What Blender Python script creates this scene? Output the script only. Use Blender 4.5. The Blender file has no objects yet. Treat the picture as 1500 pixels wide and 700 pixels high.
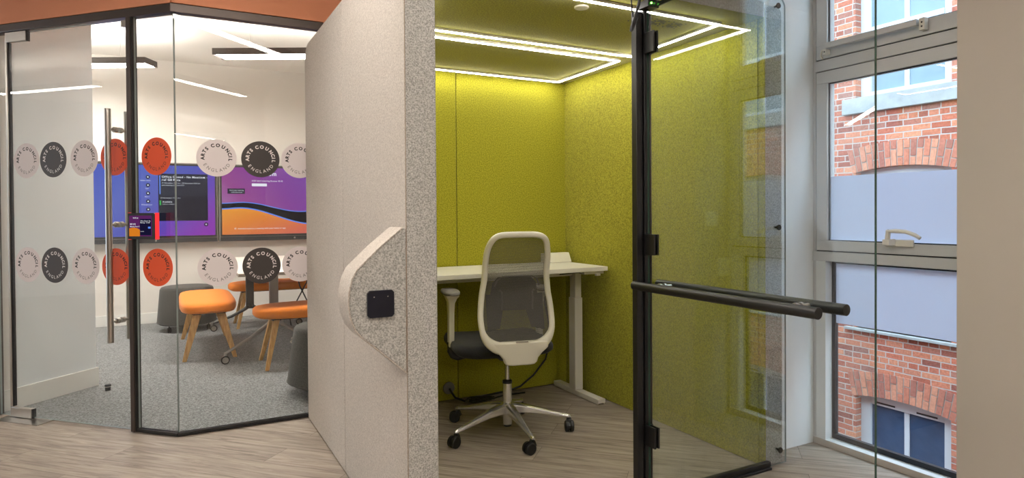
import bpy, bmesh, math, random
from mathutils import Vector, Matrix
random.seed(7)
PI = math.pi
S = bpy.context.scene
COL = S.collection
R2 = math.sqrt(.5)

# ------------------------------------------------------------------ materials
def nm(name):
    m = bpy.data.materials.new(name); m.use_nodes = True
    nt = m.node_tree; nt.nodes.clear()
    out = nt.nodes.new('ShaderNodeOutputMaterial')
    return m, nt, out
def N(nt, t, **k):
    n = nt.nodes.new('ShaderNode' + t)
    for a, v in k.items(): setattr(n, a, v)
    return n
def srgb(r, g, b):
    f = lambda c: (c/255/12.92) if c/255 <= .04045 else ((c/255+.055)/1.055)**2.4
    return (f(r), f(g), f(b), 1)
def plain(name, col, rough=.5, metal=0, spec=.5, bump=0, bscale=200, vary=.06, coat=0):
    """principled with a faint procedural variation"""
    m, nt, out = nm(name); L = nt.links
    p = N(nt, 'BsdfPrincipled'); p.inputs['Roughness'].default_value = rough
    p.inputs['Metallic'].default_value = metal; p.inputs['Specular IOR Level'].default_value = spec
    p.inputs['Coat Weight'].default_value = coat
    tc = N(nt, 'TexCoord'); nz = N(nt, 'TexNoise'); nz.inputs['Scale'].default_value = bscale if bump else 6
    nz.inputs['Detail'].default_value = 3
    L.new(tc.outputs['Object'], nz.inputs['Vector'])
    mx = N(nt, 'MixRGB'); mx.inputs[1].default_value = tuple(c*(1-vary) for c in col[:3])+(1,)
    mx.inputs[2].default_value = tuple(min(1, c*(1+vary)) for c in col[:3])+(1,)
    L.new(nz.outputs['Fac'], mx.inputs[0]); L.new(mx.outputs[0], p.inputs['Base Color'])
    if bump:
        b = N(nt, 'Bump'); b.inputs['Strength'].default_value = bump; b.inputs['Distance'].default_value = .002
        L.new(nz.outputs['Fac'], b.inputs['Height']); L.new(b.outputs[0], p.inputs['Normal'])
    L.new(p.outputs[0], out.inputs[0]); return m
def fabric(name, ca, cb, scale=170, lo=.38, hi=.62, bump=.35):
    m, nt, out = nm(name); L = nt.links
    p = N(nt, 'BsdfPrincipled'); p.inputs['Roughness'].default_value = .95
    p.inputs['Specular IOR Level'].default_value = .15
    p.inputs['Sheen Weight'].default_value = .15
    tc = N(nt, 'TexCoord'); nz = N(nt, 'TexNoise'); nz.inputs['Scale'].default_value = scale
    nz.inputs['Detail'].default_value = 4; nz.inputs['Roughness'].default_value = .7
    L.new(tc.outputs['Object'], nz.inputs['Vector'])
    r = N(nt, 'ValToRGB'); r.color_ramp.elements[0].position = lo; r.color_ramp.elements[1].position = hi
    r.color_ramp.elements[0].color = ca; r.color_ramp.elements[1].color = cb
    L.new(nz.outputs['Fac'], r.inputs[0]); L.new(r.outputs[0], p.inputs['Base Color'])
    b = N(nt, 'Bump'); b.inputs['Strength'].default_value = bump; b.inputs['Distance'].default_value = .003
    L.new(nz.outputs['Fac'], b.inputs['Height']); L.new(b.outputs[0], p.inputs['Normal'])
    L.new(p.outputs[0], out.inputs[0]); return m
def emis(name, col, strength):
    m, nt, out = nm(name)
    e = N(nt, 'Emission'); e.inputs[0].default_value = col; e.inputs[1].default_value = strength
    nt.links.new(e.outputs[0], out.inputs[0]); return m
def glass(name, tint=(.97, .99, .98, 1), rough=0., base=.04, film=None):
    """pane of architectural glass: see-through plus a Schlick reflection that is the same from both sides"""
    m, nt, out = nm(name); L = nt.links
    tr = N(nt, 'BsdfTransparent'); tr.inputs[0].default_value = tint
    gl = N(nt, 'BsdfGlossy'); gl.inputs['Roughness'].default_value = rough
    lw = N(nt, 'LayerWeight'); lw.inputs[0].default_value = .5
    pw = N(nt, 'Math', operation='POWER'); pw.inputs[1].default_value = 5
    ma = N(nt, 'Math', operation='MULTIPLY_ADD'); ma.inputs[1].default_value = 1-base; ma.inputs[2].default_value = base
    L.new(lw.outputs['Facing'], pw.inputs[0]); L.new(pw.outputs[0], ma.inputs[0])
    mx = N(nt, 'MixShader'); L.new(ma.outputs[0], mx.inputs[0]); L.new(tr.outputs[0], mx.inputs[1]); L.new(gl.outputs[0], mx.inputs[2])
    L.new(mx.outputs[0], out.inputs[0]); return m
def frosted(name, col, tr=.0):
    m, nt, out = nm(name); L = nt.links
    d = N(nt, 'BsdfDiffuse'); d.inputs[0].default_value = col
    t = N(nt, 'BsdfTranslucent'); t.inputs[0].default_value = col
    mx = N(nt, 'MixShader'); mx.inputs[0].default_value = .75
    L.new(d.outputs[0], mx.inputs[1]); L.new(t.outputs[0], mx.inputs[2]); L.new(mx.outputs[0], out.inputs[0]); return m

def wood_floor():
    m, nt, out = nm('oak_plank_floor'); L = nt.links
    p = N(nt, 'BsdfPrincipled'); p.inputs['Roughness'].default_value = .45; p.inputs['Specular IOR Level'].default_value = .35
    tc = N(nt, 'TexCoord'); mp = N(nt, 'Mapping'); mp.inputs['Rotation'].default_value = (0, 0, PI/4)
    mp.inputs['Location'].default_value = (.35, .07, 0)
    L.new(tc.outputs['Object'], mp.inputs[0])
    br = N(nt, 'TexBrick'); br.offset = .37; br.squash = 1
    br.inputs['Scale'].default_value = 1; br.inputs['Brick Width'].default_value = 1.25; br.inputs['Row Height'].default_value = .19
    br.inputs['Mortar Size'].default_value = .0012; br.inputs['Mortar Smooth'].default_value = .2
    br.inputs['Color1'].default_value = (0, 0, 0, 1); br.inputs['Color2'].default_value = (1, 1, 1, 1); br.inputs['Mortar'].default_value = (.5, .5, .5, 1)
    L.new(mp.outputs[0], br.inputs['Vector'])
    # offset the grain per plank
    add = N(nt, 'VectorMath', operation='MULTIPLY_ADD'); add.inputs[1].default_value = (13, 7, 5)
    L.new(br.outputs['Color'], add.inputs[0]); L.new(mp.outputs[0], add.inputs[2])
    m2 = N(nt, 'Mapping'); m2.inputs['Scale'].default_value = (1.3, 16, 1); L.new(add.outputs[0], m2.inputs[0])
    g = N(nt, 'TexNoise'); g.inputs['Scale'].default_value = 2.2; g.inputs['Detail'].default_value = 8; g.inputs['Roughness'].default_value = .65
    g.inputs['Distortion'].default_value = .9
    L.new(m2.outputs[0], g.inputs['Vector'])
    r = N(nt, 'ValToRGB'); e = r.color_ramp.elements
    e[0].position = .3; e[0].color = srgb(116, 105, 95); e[1].position = .72; e[1].color = srgb(192, 181, 168)
    x = e.new(.5); x.color = srgb(164, 152, 139)
    L.new(g.outputs['Fac'], r.inputs[0])
    tone = N(nt, 'MixRGB', blend_type='MULTIPLY'); tone.inputs[0].default_value = 1
    tr_ = N(nt, 'ValToRGB'); tr_.color_ramp.elements[0].color = (.80, .79, .78, 1); tr_.color_ramp.elements[1].color = (1, 1, 1, 1)
    L.new(br.outputs['Color'], tr_.inputs[0]); L.new(r.outputs[0], tone.inputs[1]); L.new(tr_.outputs[0], tone.inputs[2])
    mo = N(nt, 'MixRGB'); mo.inputs[2].default_value = srgb(95, 84, 74)
    L.new(br.outputs['Fac'], mo.inputs[0]); L.new(tone.outputs[0], mo.inputs[1]); L.new(mo.outputs[0], p.inputs['Base Color'])
    b = N(nt, 'Bump'); b.inputs['Strength'].default_value = .12; b.inputs['Distance'].default_value = .002
    L.new(g.outputs['Fac'], b.inputs['Height']); L.new(b.outputs[0], p.inputs['Normal'])
    L.new(p.outputs[0], out.inputs[0]); return m

def brickwork(name='red_brickwork'):
    m, nt, out = nm(name); L = nt.links
    p = N(nt, 'BsdfPrincipled'); p.inputs['Roughness'].default_value = .9; p.inputs['Specular IOR Level'].default_value = .2
    tc = N(nt, 'TexCoord'); sp = N(nt, 'SeparateXYZ'); L.new(tc.outputs['Object'], sp.inputs[0])
    cb = N(nt, 'CombineXYZ'); L.new(sp.outputs['Y'], cb.inputs[0]); L.new(sp.outputs['Z'], cb.inputs[1])
    wob = N(nt, 'TexNoise'); wob.inputs['Scale'].default_value = 4; L.new(cb.outputs[0], wob.inputs['Vector'])
    wa = N(nt, 'VectorMath', operation='MULTIPLY_ADD'); wa.inputs[1].default_value = (.014, .014, 0)
    L.new(wob.outputs['Color'], wa.inputs[0]); L.new(cb.outputs[0], wa.inputs[2])
    br = N(nt, 'TexBrick'); br.offset = .5; br.squash = .55; br.squash_frequency = 4
    for k, v in (('Scale', 1), ('Brick Width', .215), ('Row Height', .075), ('Mortar Size', .0075), ('Mortar Smooth', .3), ('Bias', 0)):
        br.inputs[k].default_value = v
    br.inputs['Color1'].default_value = (0, 0, 0, 1); br.inputs['Color2'].default_value = (1, 1, 1, 1)
    br.inputs['Mortar'].default_value = (.5, .5, .5, 1)
    L.new(wa.outputs[0], br.inputs['Vector'])
    r = N(nt, 'ValToRGB'); e = r.color_ramp.elements
    e[0].position = 0; e[0].color = srgb(136, 82, 70); e[1].position = 1; e[1].color = srgb(196, 134, 104)
    for q, c in ((.2, srgb(166, 94, 74)), (.45, srgb(186, 120, 94)), (.62, srgb(142, 100, 90)), (.8, srgb(182, 106, 82))):
        x = e.new(q); x.color = c
    L.new(br.outputs['Color'], r.inputs[0])
    nz = N(nt, 'TexNoise'); nz.inputs['Scale'].default_value = 38; nz.inputs['Detail'].default_value = 5; L.new(tc.outputs['Object'], nz.inputs['Vector'])
    mu = N(nt, 'MixRGB', blend_type='OVERLAY'); mu.inputs[0].default_value = .55
    L.new(r.outputs[0], mu.inputs[1]); L.new(nz.outputs['Fac'], mu.inputs[2])
    mo = N(nt, 'MixRGB'); mo.inputs[2].default_value = srgb(176, 166, 158)
    L.new(br.outputs['Fac'], mo.inputs[0]); L.new(mu.outputs[0], mo.inputs[1])
    L.new(mo.outputs[0], p.inputs['Base Color'])
    b = N(nt, 'Bump'); b.invert = True; b.inputs['Strength'].default_value = .6; b.inputs['Distance'].default_value = .008
    L.new(br.outputs['Fac'], b.inputs['Height']); L.new(b.outputs[0], p.inputs['Normal'])
    L.new(p.outputs[0], out.inputs[0]); return m
def island_brick():
    m, nt, out = nm('arch_bricks'); L = nt.links
    p = N(nt, 'BsdfPrincipled'); p.inputs['Roughness'].default_value = .9
    g = N(nt, 'NewGeometry'); r = N(nt, 'ValToRGB'); e = r.color_ramp.elements
    e[0].color = srgb(150, 94, 80); e[1].color = srgb(194, 134, 106)
    x = e.new(.5); x.color = srgb(182, 112, 88)
    L.new(g.outputs['Random Per Island'], r.inputs[0])
    tc = N(nt, 'TexCoord'); nz = N(nt, 'TexNoise'); nz.inputs['Scale'].default_value = 38; nz.inputs['Detail'].default_value = 5; L.new(tc.outputs['Object'], nz.inputs['Vector'])
    mu = N(nt, 'MixRGB', blend_type='OVERLAY'); mu.inputs[0].default_value = .5
    L.new(r.outputs[0], mu.inputs[1]); L.new(nz.outputs['Fac'], mu.inputs[2]); L.new(mu.outputs[0], p.inputs['Base Color'])
    L.new(p.outputs[0], out.inputs[0]); return m
def oak():
    m, nt, out = nm('oak_wood'); L = nt.links
    p = N(nt, 'BsdfPrincipled'); p.inputs['Roughness'].default_value = .5
    tc = N(nt, 'TexCoord'); mp = N(nt, 'Mapping'); mp.inputs['Scale'].default_value = (30, 30, 3); L.new(tc.outputs['Object'], mp.inputs[0])
    g = N(nt, 'TexNoise'); g.inputs['Scale'].default_value = 2; g.inputs['Detail'].default_value = 5; L.new(mp.outputs[0], g.inputs['Vector'])
    r = N(nt, 'ValToRGB'); r.color_ramp.elements[0].position = .3; r.color_ramp.elements[1].position = .7
    r.color_ramp.elements[0].color = srgb(186, 136, 76); r.color_ramp.elements[1].color = srgb(222, 178, 112)
    L.new(g.outputs['Fac'], r.inputs[0]); L.new(r.outputs[0], p.inputs['Base Color']); L.new(p.outputs[0], out.inputs[0]); return m
def mesh_net():
    m, nt, out = nm('chair_back_net'); L = nt.links
    p = N(nt, 'BsdfPrincipled'); p.inputs['Roughness'].default_value = .7; p.inputs['Base Color'].default_value = srgb(88, 85, 78)
    t = N(nt, 'BsdfTransparent'); tc = N(nt, 'TexCoord'); sp = N(nt, 'SeparateXYZ'); L.new(tc.outputs['Object'], sp.inputs[0])
    def wave(a, b):
        x = N(nt, 'Math', operation='MULTIPLY'); x.inputs[1].default_value = a; L.new(sp.outputs['X'], x.inputs[0])
        z = N(nt, 'Math', operation='MULTIPLY_ADD'); z.inputs[1].default_value = b; L.new(sp.outputs['Z'], z.inputs[0]); L.new(x.outputs[0], z.inputs[2])
        s = N(nt, 'Math', operation='SINE'); L.new(z.outputs[0], s.inputs[0]); return s
    a, b = wave(900, 500), wave(-900, 500)
    mu = N(nt, 'Math', operation='MULTIPLY'); L.new(a.outputs[0], mu.inputs[0]); L.new(b.outputs[0], mu.inputs[1])
    gt = N(nt, 'Math', operation='GREATER_THAN'); gt.inputs[1].default_value = .15; L.new(mu.outputs[0], gt.inputs[0])
    sc = N(nt, 'Math', operation='MULTIPLY'); sc.inputs[1].default_value = .72; L.new(gt.outputs[0], sc.inputs[0])
    mx = N(nt, 'MixShader'); L.new(sc.outputs[0], mx.inputs[0]); L.new(p.outputs[0], mx.inputs[1]); L.new(t.outputs[0], mx.inputs[2])
    L.new(mx.outputs[0], out.inputs[0]); return m
def screen_grad(name, stops, ax, ay, strength=.45):
    """picture on a lit display: a linear colour run over the panel, from object coordinates (metres)"""
    m, nt, out = nm(name); L = nt.links
    tc = N(nt, 'TexCoord'); sp = N(nt, 'SeparateXYZ'); L.new(tc.outputs['Object'], sp.inputs[0])
    x = N(nt, 'Math', operation='MULTIPLY_ADD'); x.inputs[1].default_value = ax; x.inputs[2].default_value = .5; L.new(sp.outputs['X'], x.inputs[0])
    z = N(nt, 'Math', operation='MULTIPLY_ADD'); z.inputs[1].default_value = ay; L.new(sp.outputs['Z'], z.inputs[0]); L.new(x.outputs[0], z.inputs[2])
    r = N(nt, 'ValToRGB'); e = r.color_ramp.elements
    e[0].color = stops[0][1]; e[0].position = stops[0][0]; e[1].color = stops[-1][1]; e[1].position = stops[-1][0]
    for q, c in stops[1:-1]: y = e.new(q); y.color = c
    L.new(z.outputs[0], r.inputs[0])
    em = N(nt, 'Emission'); em.inputs[1].default_value = strength; L.new(r.outputs[0], em.inputs[0]); L.new(em.outputs[0], out.inputs[0]); return m

MT = dict(
    wall_white=plain('white_wall_paint', srgb(222, 217, 211), .75, vary=.01),
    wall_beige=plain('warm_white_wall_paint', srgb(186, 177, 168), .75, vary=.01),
    wall_cool=plain('pale_grey_wall_paint', srgb(226, 230, 233), .75, vary=.01),
    ceiling=plain('ceiling_paint', srgb(228, 224, 218), .85, vary=.01),
    terracotta=plain('terracotta_paint', srgb(236, 160, 122), .8, vary=.02),
    skirting=plain('white_gloss_skirting', srgb(225, 224, 220), .4, vary=.01),
    floor=wood_floor(),
    carpet=fabric('grey_carpet', srgb(62, 64, 66), srgb(158, 160, 162), 110, .36, .64, .6),
    felt=fabric('melange_felt_warm_lit', srgb(168, 159, 148), srgb(206, 197, 186), 180, .36, .64),  # pod felt, warm light on the sides put into the colour
    felt_cool_lit=fabric('melange_felt_cool_lit', srgb(134, 133, 128), srgb(204, 202, 197), 190, .36, .64),  # same felt on front faces, cooler light put into a greyer colour
    green=fabric('lime_green_felt', srgb(122, 118, 24), srgb(180, 175, 50), 150, .36, .64, bump=.3),
    darkfelt=fabric('charcoal_felt', srgb(52, 51, 49), srgb(86, 84, 80), 170),
    orange=fabric('orange_upholstery', srgb(226, 124, 42), srgb(240, 142, 58), 500, bump=.1),
    black=plain('black_powder_coat', srgb(26, 25, 26), .4, vary=.1),
    bronze=plain('dark_anodised_aluminium', srgb(86, 77, 73), .35, metal=.7, vary=.05),
    steel=plain('brushed_steel', srgb(186, 180, 172), .28, metal=1, vary=.08),
    chrome=plain('polished_aluminium', srgb(226, 224, 222), .24, metal=.75, vary=.03),
    white_plastic=plain('off_white_plastic', srgb(226, 222, 206), .35, vary=.01),
    white_metal=plain('white_powder_coat', srgb(226, 222, 212), .4, vary=.01),
    grey_plastic=plain('grey_plastic', srgb(118, 114, 110), .5, vary=.03),
    dark_plastic=plain('charcoal_plastic', srgb(34, 34, 37), .45, vary=.08),
    black_rubber=plain('black_rubber', srgb(20, 20, 20), .5, vary=.1),
    seat_fabric=fabric('charcoal_seat_fabric', srgb(32, 32, 34), srgb(50, 50, 52), 400, bump=.2),
    window_frame=plain('grey_white_aluminium', srgb(198, 199, 200), .4, vary=.01),
    reveal=plain('pale_window_reveal', srgb(220, 222, 222), .5, vary=.01),
    gasket=plain('black_gasket', srgb(22, 26, 34), .5, vary=.1),
    glass=glass('clear_glass'), pod_glass=glass('laminated_pod_glass', (.95, .97, .97, 1), base=.11),
    glass_edge=plain('dark_green_glass_edge', srgb(44, 72, 60), .15, vary=.1),
    glass_edge_pale=plain('pale_grey_glass_edge', srgb(150, 160, 158), .15, vary=.1),
    film=frosted('frosted_window_film', (.76, .82, .92, 1)),
    oak=oak(), taupe=plain('taupe_edge_band', srgb(168, 156, 146), .5), silver=plain('silver_lacquer', srgb(160, 158, 154), .35, metal=.3), graphite=plain('graphite_lacquer', srgb(92, 92, 92), .4, metal=.2), net=mesh_net(), brick=brickwork(), arch=island_brick(),
    mortar=plain('lime_mortar', srgb(172, 162, 152), .95, vary=.1),
    stone=plain('painted_stone', srgb(150, 152, 150), .8, bump=.4, bscale=9, vary=.3),
    upvc=plain('white_window_paint', srgb(200, 206, 210), .4, vary=.02),
    far_glass=plain('far_window_glass', srgb(122, 140, 150), .15, spec=.25, vary=.1),
    far_dark=plain('dark_window_glass', srgb(58, 80, 108), .1, spec=.3, vary=.3),
    tarmac=plain('tarmac', srgb(96, 94, 92), .9, vary=.2),
    st_white=plain('white_vinyl', srgb(226, 217, 217), .55, vary=.01),
    st_black=plain('black_vinyl', srgb(62, 56, 54), .5, vary=.02),
    st_orange=plain('orange_vinyl', srgb(224, 84, 40), .55, vary=.01),
    ink_black=plain('black_ink', srgb(24, 20, 20), .5, vary=.01),
    ink_white=plain('white_ink', srgb(232, 226, 222), .5, vary=.01),
    ink_grey=plain('grey_ink', srgb(140, 132, 130), .5, vary=.01),
    ink_rust=plain('dark_rust_ink', srgb(112, 44, 26), .5, vary=.01),
    lamp=emis('corridor_lamp_diffuser', (1, .92, .84, 1), 22),
    lamp_up=emis('corridor_lamp_uplight', (1, .92, .84, 1), 15),
    room_lamp=emis('meeting_room_lamp_diffuser', (1, .93, .87, 1), 31),
    room_up=emis('meeting_room_lamp_uplight', (1, .93, .87, 1), 27),
    led=emis('pod_led_strip', (1, .95, .89, 1), 23),
    green_led=emis('green_indicator', (.2, 1, .1, 1), 4),
    red_led=emis('red_status_light', (1, .045, .05, 1), .55),
)
WH = emis('display_white', (.9, .92, 1, 1), 0.47)
DK = emis('display_dark_card', srgb(52, 52, 66), 0.45)
DK2 = emis('display_darker_card', srgb(38, 36, 50), 0.45)
BLK = emis('display_black', srgb(18, 16, 26), 0.40)
BLU = emis('display_blue', srgb(96, 140, 240), 0.50)
GRN = emis('display_green', srgb(60, 190, 90), 0.50)

# ------------------------------------------------------------------ mesh builder
class M:
    def __init__(self, mats, mtx=None):
        self.bm = bmesh.new(); self.mats = mats if isinstance(mats, (list, tuple)) else [mats]; self.x = mtx or Matrix()
    def _v(self, p): return self.bm.verts.new(self.x @ Vector(p))
    def face(self, pts, mi=0):
        f = self.bm.faces.new([self._v(p) for p in pts]); f.material_index = mi; return f
    def box(self, x0, x1, y0, y1, z0, z1, mi=0, side=None):
        v = [self._v((x, y, z)) for x in (x0, x1) for y in (y0, y1) for z in (z0, z1)]
        qs = dict(l=(0, 1, 3, 2), r=(4, 6, 7, 5), f=(0, 4, 5, 1), b=(2, 3, 7, 6), d=(0, 2, 6, 4), u=(1, 5, 7, 3))
        for k, q in qs.items():
            f = self.bm.faces.new([v[i] for i in q]); f.material_index = side.get(k, mi) if side else mi
        return self
    def prism(self, pts, off, mi=0, cap=None, back=None):
        """closed outline pts (3-D) swept by vector off"""
        off = Vector(off); a = [self._v(p) for p in pts]; b = [self._v(Vector(p)+off) for p in pts]; n = len(pts)
        f = self.bm.faces.new(a); f.material_index = mi if cap is None else cap
        f = self.bm.faces.new(list(reversed(b))); f.material_index = (mi if cap is None else cap) if back is None else back
        for i in range(n):
            j = (i+1) % n; f = self.bm.faces.new([a[j], a[i], b[i], b[j]]); f.material_index = mi
        return self
    def tube(self, path, r, n=10, mi=0, closed=False, cap=True, sy=1.):
        P = [Vector(p) for p in path]; m = len(P); rr = r if isinstance(r, (list, tuple)) else [r]*m
        up = None; rings = []
        for i, p in enumerate(P):
            if closed: d = (P[(i+1) % m]-P[i-1])
            else: d = P[min(i+1, m-1)]-P[max(i-1, 0)]
            d.normalize()
            if up is None:
                up = Vector((0, 0, 1)) if abs(d.z) < .9 else Vector((0, 1, 0))
            s = d.cross(up)
            if s.length < 1e-4: s = d.orthogonal()
            s.normalize(); up = s.cross(d).normalized()
            rings.append([self._v(p+(s*math.cos(2*PI*k/n)+up*math.sin(2*PI*k/n)*sy)*rr[i]) for k in range(n)])
        for i in range(m if closed else m-1):
            A, B = rings[i], rings[(i+1) % m]
            for k in range(n):
                f = self.bm.faces.new([A[k], A[(k+1) % n], B[(k+1) % n], B[k]]); f.material_index = mi
        if cap and not closed:
            for rg in (list(reversed(rings[0])), rings[-1]):
                f = self.bm.faces.new(rg); f.material_index = mi
        return self
    def lathe(self, prof, c=(0, 0, 0), n=24, mi=0, axis='z', cap=True):
        c = Vector(c); rings = []
        for r, h in prof:
            rg = []
            for k in range(n):
                a = 2*PI*k/n; u, w = r*math.cos(a), r*math.sin(a)
                rg.append(self._v(c+Vector({'z': (u, w, h), 'y': (w, h, u), 'x': (h, u, w)}[axis])))
            rings.append(rg)
        for A, B in zip(rings, rings[1:]):
            for k in range(n):
                f = self.bm.faces.new([A[k], A[(k+1) % n], B[(k+1) % n], B[k]]); f.material_index = mi
        if cap:
            f = self.bm.faces.new(list(reversed(rings[0]))); f.material_index = mi
            f = self.bm.faces.new(rings[-1]); f.material_index = mi
        return self
    def loft(self, rings, mi=0, cap=True, closed=True):
        V = [[self._v(p) for p in rg] for rg in rings]; n = len(V[0])
        for A, B in zip(V, V[1:]):
            for k in range(n if closed else n-1):
                f = self.bm.faces.new([A[k], A[(k+1) % n], B[(k+1) % n], B[k]]); f.material_index = mi
        if cap:
            f = self.bm.faces.new(list(reversed(V[0]))); f.material_index = mi
            f = self.bm.faces.new(V[-1]); f.material_index = mi
        return self

ROOTM = {}
def link(name, me, parent):
    o = bpy.data.objects.new(name, me); COL.objects.link(o)
    if parent is not None: o.parent = parent
    return o
def obj(name, m, parent=None, bevel=0, smooth=True, subd=0, seg=2, world=False, angle=35, solid=0):
    """link the builder as ONE mesh object. world=True: its coordinates are world ones, moved into the root's space"""
    bm = m.bm
    bmesh.ops.recalc_face_normals(bm, faces=bm.faces)
    me = bpy.data.meshes.new(name)
    if world and parent is not None:
        r = parent
        while r.parent: r = r.parent
        bm.transform(ROOTM[r.name].inverted())
    bm.to_mesh(me); bm.free()
    for x in m.mats: me.materials.append(x)
    if smooth:
        me.polygons.foreach_set('use_smooth', [True]*len(me.polygons))
        me.set_sharp_from_angle(angle=math.radians(angle))
    o = link(name, me, parent)
    if solid:
        md = o.modifiers.new('solid', 'SOLIDIFY'); md.thickness = solid; md.offset = 0
    if bevel:
        md = o.modifiers.new('bevel', 'BEVEL'); md.width = bevel; md.segments = seg; md.limit_method = 'ANGLE'; md.angle_limit = math.radians(40)
        md.harden_normals = False
    if subd:
        md = o.modifiers.new('subd', 'SUBSURF'); md.levels = subd; md.render_levels = subd
    return o
def tag(o, label=None, cat=None, group=None, kind=None):
    if label: o['label'] = label
    if cat: o['category'] = cat
    if group: o['group'] = group
    if kind: o['kind'] = kind
    return o
def thing(name, label, cat, loc=(0, 0, 0), rz=0, group=None, kind=None):
    o = bpy.data.objects.new(name, None); COL.objects.link(o); o.empty_display_size = .1
    o.location = loc; o.rotation_euler = (0, 0, rz)
    ROOTM[o.name] = Matrix.Translation(loc) @ Matrix.Rotation(rz, 4, 'Z')
    return tag(o, label, cat, group, kind)
def struct(name, m, **k):
    o = obj(name, m, **k); o['kind'] = 'structure'; return o
def copy_tree(o, parent=None):
    c = o.copy(); COL.objects.link(c)
    if parent is not None: c.parent = parent
    for ch in list(o.children): copy_tree(ch, c)
    return c

# lettering: character outlines cached as flat triangle meshes
GL = {}
def glyph(ch, bold):
    key = (ch, bold)
    if key not in GL:
        cu = bpy.data.curves.new('t', 'FONT'); cu.body = ch; cu.size = 1; cu.offset = bold; cu.align_x = 'LEFT'; cu.resolution_u = 3
        o = bpy.data.objects.new('t', cu); COL.objects.link(o)
        me = o.to_mesh()
        vs = [(v.co.x, v.co.y) for v in me.vertices]; fs = [tuple(p.vertices) for p in me.polygons]
        o.to_mesh_clear(); bpy.data.objects.remove(o); bpy.data.curves.remove(cu)
        w = (max(v[0] for v in vs) if vs else .3)
        GL[key] = (vs, fs, min([v[0] for v in vs] or [0]), w)
    return GL[key]
def put_glyph(m, ch, org, ex, ey, size, mi, bold=0., center=False, xs=1.):
    vs, fs, a, b = glyph(ch, bold); dx = -(a+b)/2 if center else 0
    V = [m._v(Vector(org)+Vector(ex)*((x+dx)*size*xs)+Vector(ey)*(y*size)) for x, y in vs]
    for f in fs:
        try: q = m.bm.faces.new([V[i] for i in f]); q.material_index = mi
        except ValueError: pass
    return (b-(0))*size*xs
def line_text(m, s, org, ex, ey, size, mi, bold=0., xs=1.):
    p = Vector(org); ex = Vector(ex)
    for ch in s:
        if ch == ' ': p = p+ex*size*.3*xs; continue
        w = put_glyph(m, ch, p, ex, ey, size, mi, bold, xs=xs); p = p+ex*(w+size*.09*xs)
    return p

def rrect(x0, x1, z0, z1, r, n=5):
    pts = []
    for cx, cz, a0 in ((x1-r, z1-r, 0), (x0+r, z1-r, 90), (x0+r, z0+r, 180), (x1-r, z0+r, 270)):
        for k in range(n+1):
            a = math.radians(a0+90*k/n); pts.append((cx+r*math.cos(a), cz+r*math.sin(a)))
    return pts

# ------------------------------------------------------------------ camera
def cross(a, b): return (a[1]*b[2]-a[2]*b[1], a[2]*b[0]-a[0]*b[2], a[0]*b[1]-a[1]*b[0])
yaw, pit, rol = math.radians(28.0056), math.radians(-.67112), math.radians(-.38746)
Fv = (math.sin(yaw)*math.cos(pit), math.cos(yaw)*math.cos(pit), math.sin(pit))
Rv = (math.cos(yaw), -math.sin(yaw), 0); Uv = cross(Rv, Fv)
c_, s_ = math.cos(rol), math.sin(rol)
Ra = tuple(c_*Rv[i]+s_*Uv[i] for i in range(3)); Ua = tuple(-s_*Rv[i]+c_*Uv[i] for i in range(3))
cd = bpy.data.cameras.new('camera'); cam = bpy.data.objects.new('camera', cd); COL.objects.link(cam)
cd.sensor_width = 36; cd.lens = 934.909*36/1500; cd.shift_y = -27.52/1500; cd.clip_start = .02; cd.clip_end = 200
cam.matrix_world = Matrix(((Ra[0], Ua[0], -Fv[0], 0), (Ra[1], Ua[1], -Fv[1], 0), (Ra[2], Ua[2], -Fv[2], 1.2), (0, 0, 0, 1)))
S.camera = cam

# ------------------------------------------------------------------ frames of reference for the slanted partition
C0 = Vector((.012, 3.885, 0))
# local x = s (towards the left), local y = into the room, z up
AM = Matrix(((-R2, R2, 0, C0.x), (R2, R2, 0, C0.y), (0, 0, 1, 0), (0, 0, 0, 1)))
def A(s, d, z): return tuple(AM @ Vector((s, d, z)))

# ------------------------------------------------------------------ the shell
m = M(MT['floor']); m.box(-8, 3.0, -7.2, 9.5, -.2, 0); struct('floor', m)
m = M(MT['carpet'])
m.prism([(.03, 3.905, .001), (2.9, 3.905, .001), (2.9, 8.1, .001), (-3.2, 8.1, .001), (-3.2, 7.135, .001)], (0, 0, .004)); struct('floor', m)['label'] = 'grey speckled carpet in the meeting room'
m = M(MT['ceiling']); m.box(-8, 3.05, -7.2, 9.5, 2.92, 3.1); struct('ceiling', m)
m = M([MT['wall_white']]); m.box(-3.3, 3.05, 8.1, 8.25, 0, 2.92); struct('wall_back', m)
m = M([MT['wall_white']]); m.box(2.9, 3.05, 3.95, 8.1, 0, 2.92); struct('wall_room_right', m)
m = M([MT['wall_white']]); m.box(-3.35, -3.2, 7.2, 8.1, 0, 2.92); struct('wall_room_left', m)
# wing wall inside the meeting room, at right angles to the slanted glass
m = M([MT['wall_cool']], AM); m.box(1.372, 1.50, .131, .668, 0, 2.92); struct('wall_wing', m)
m = M([MT['skirting']], AM); m.box(1.361, 1.371, .03, .679, .005, .135); m.box(1.372, 1.50, .669, .679, .005, .135); struct('baseboard_wing', m, bevel=.003)
m = M([MT['skirting']]); m.box(-3.1, 2.9, 8.086, 8.1, .005, .122); struct('baseboard_back', m, bevel=.003)
m = M([MT['wall_white']], AM); m.box(1.372, 6.5, -.005, .13, 0, 2.92); struct('wall_left', m)
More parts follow.
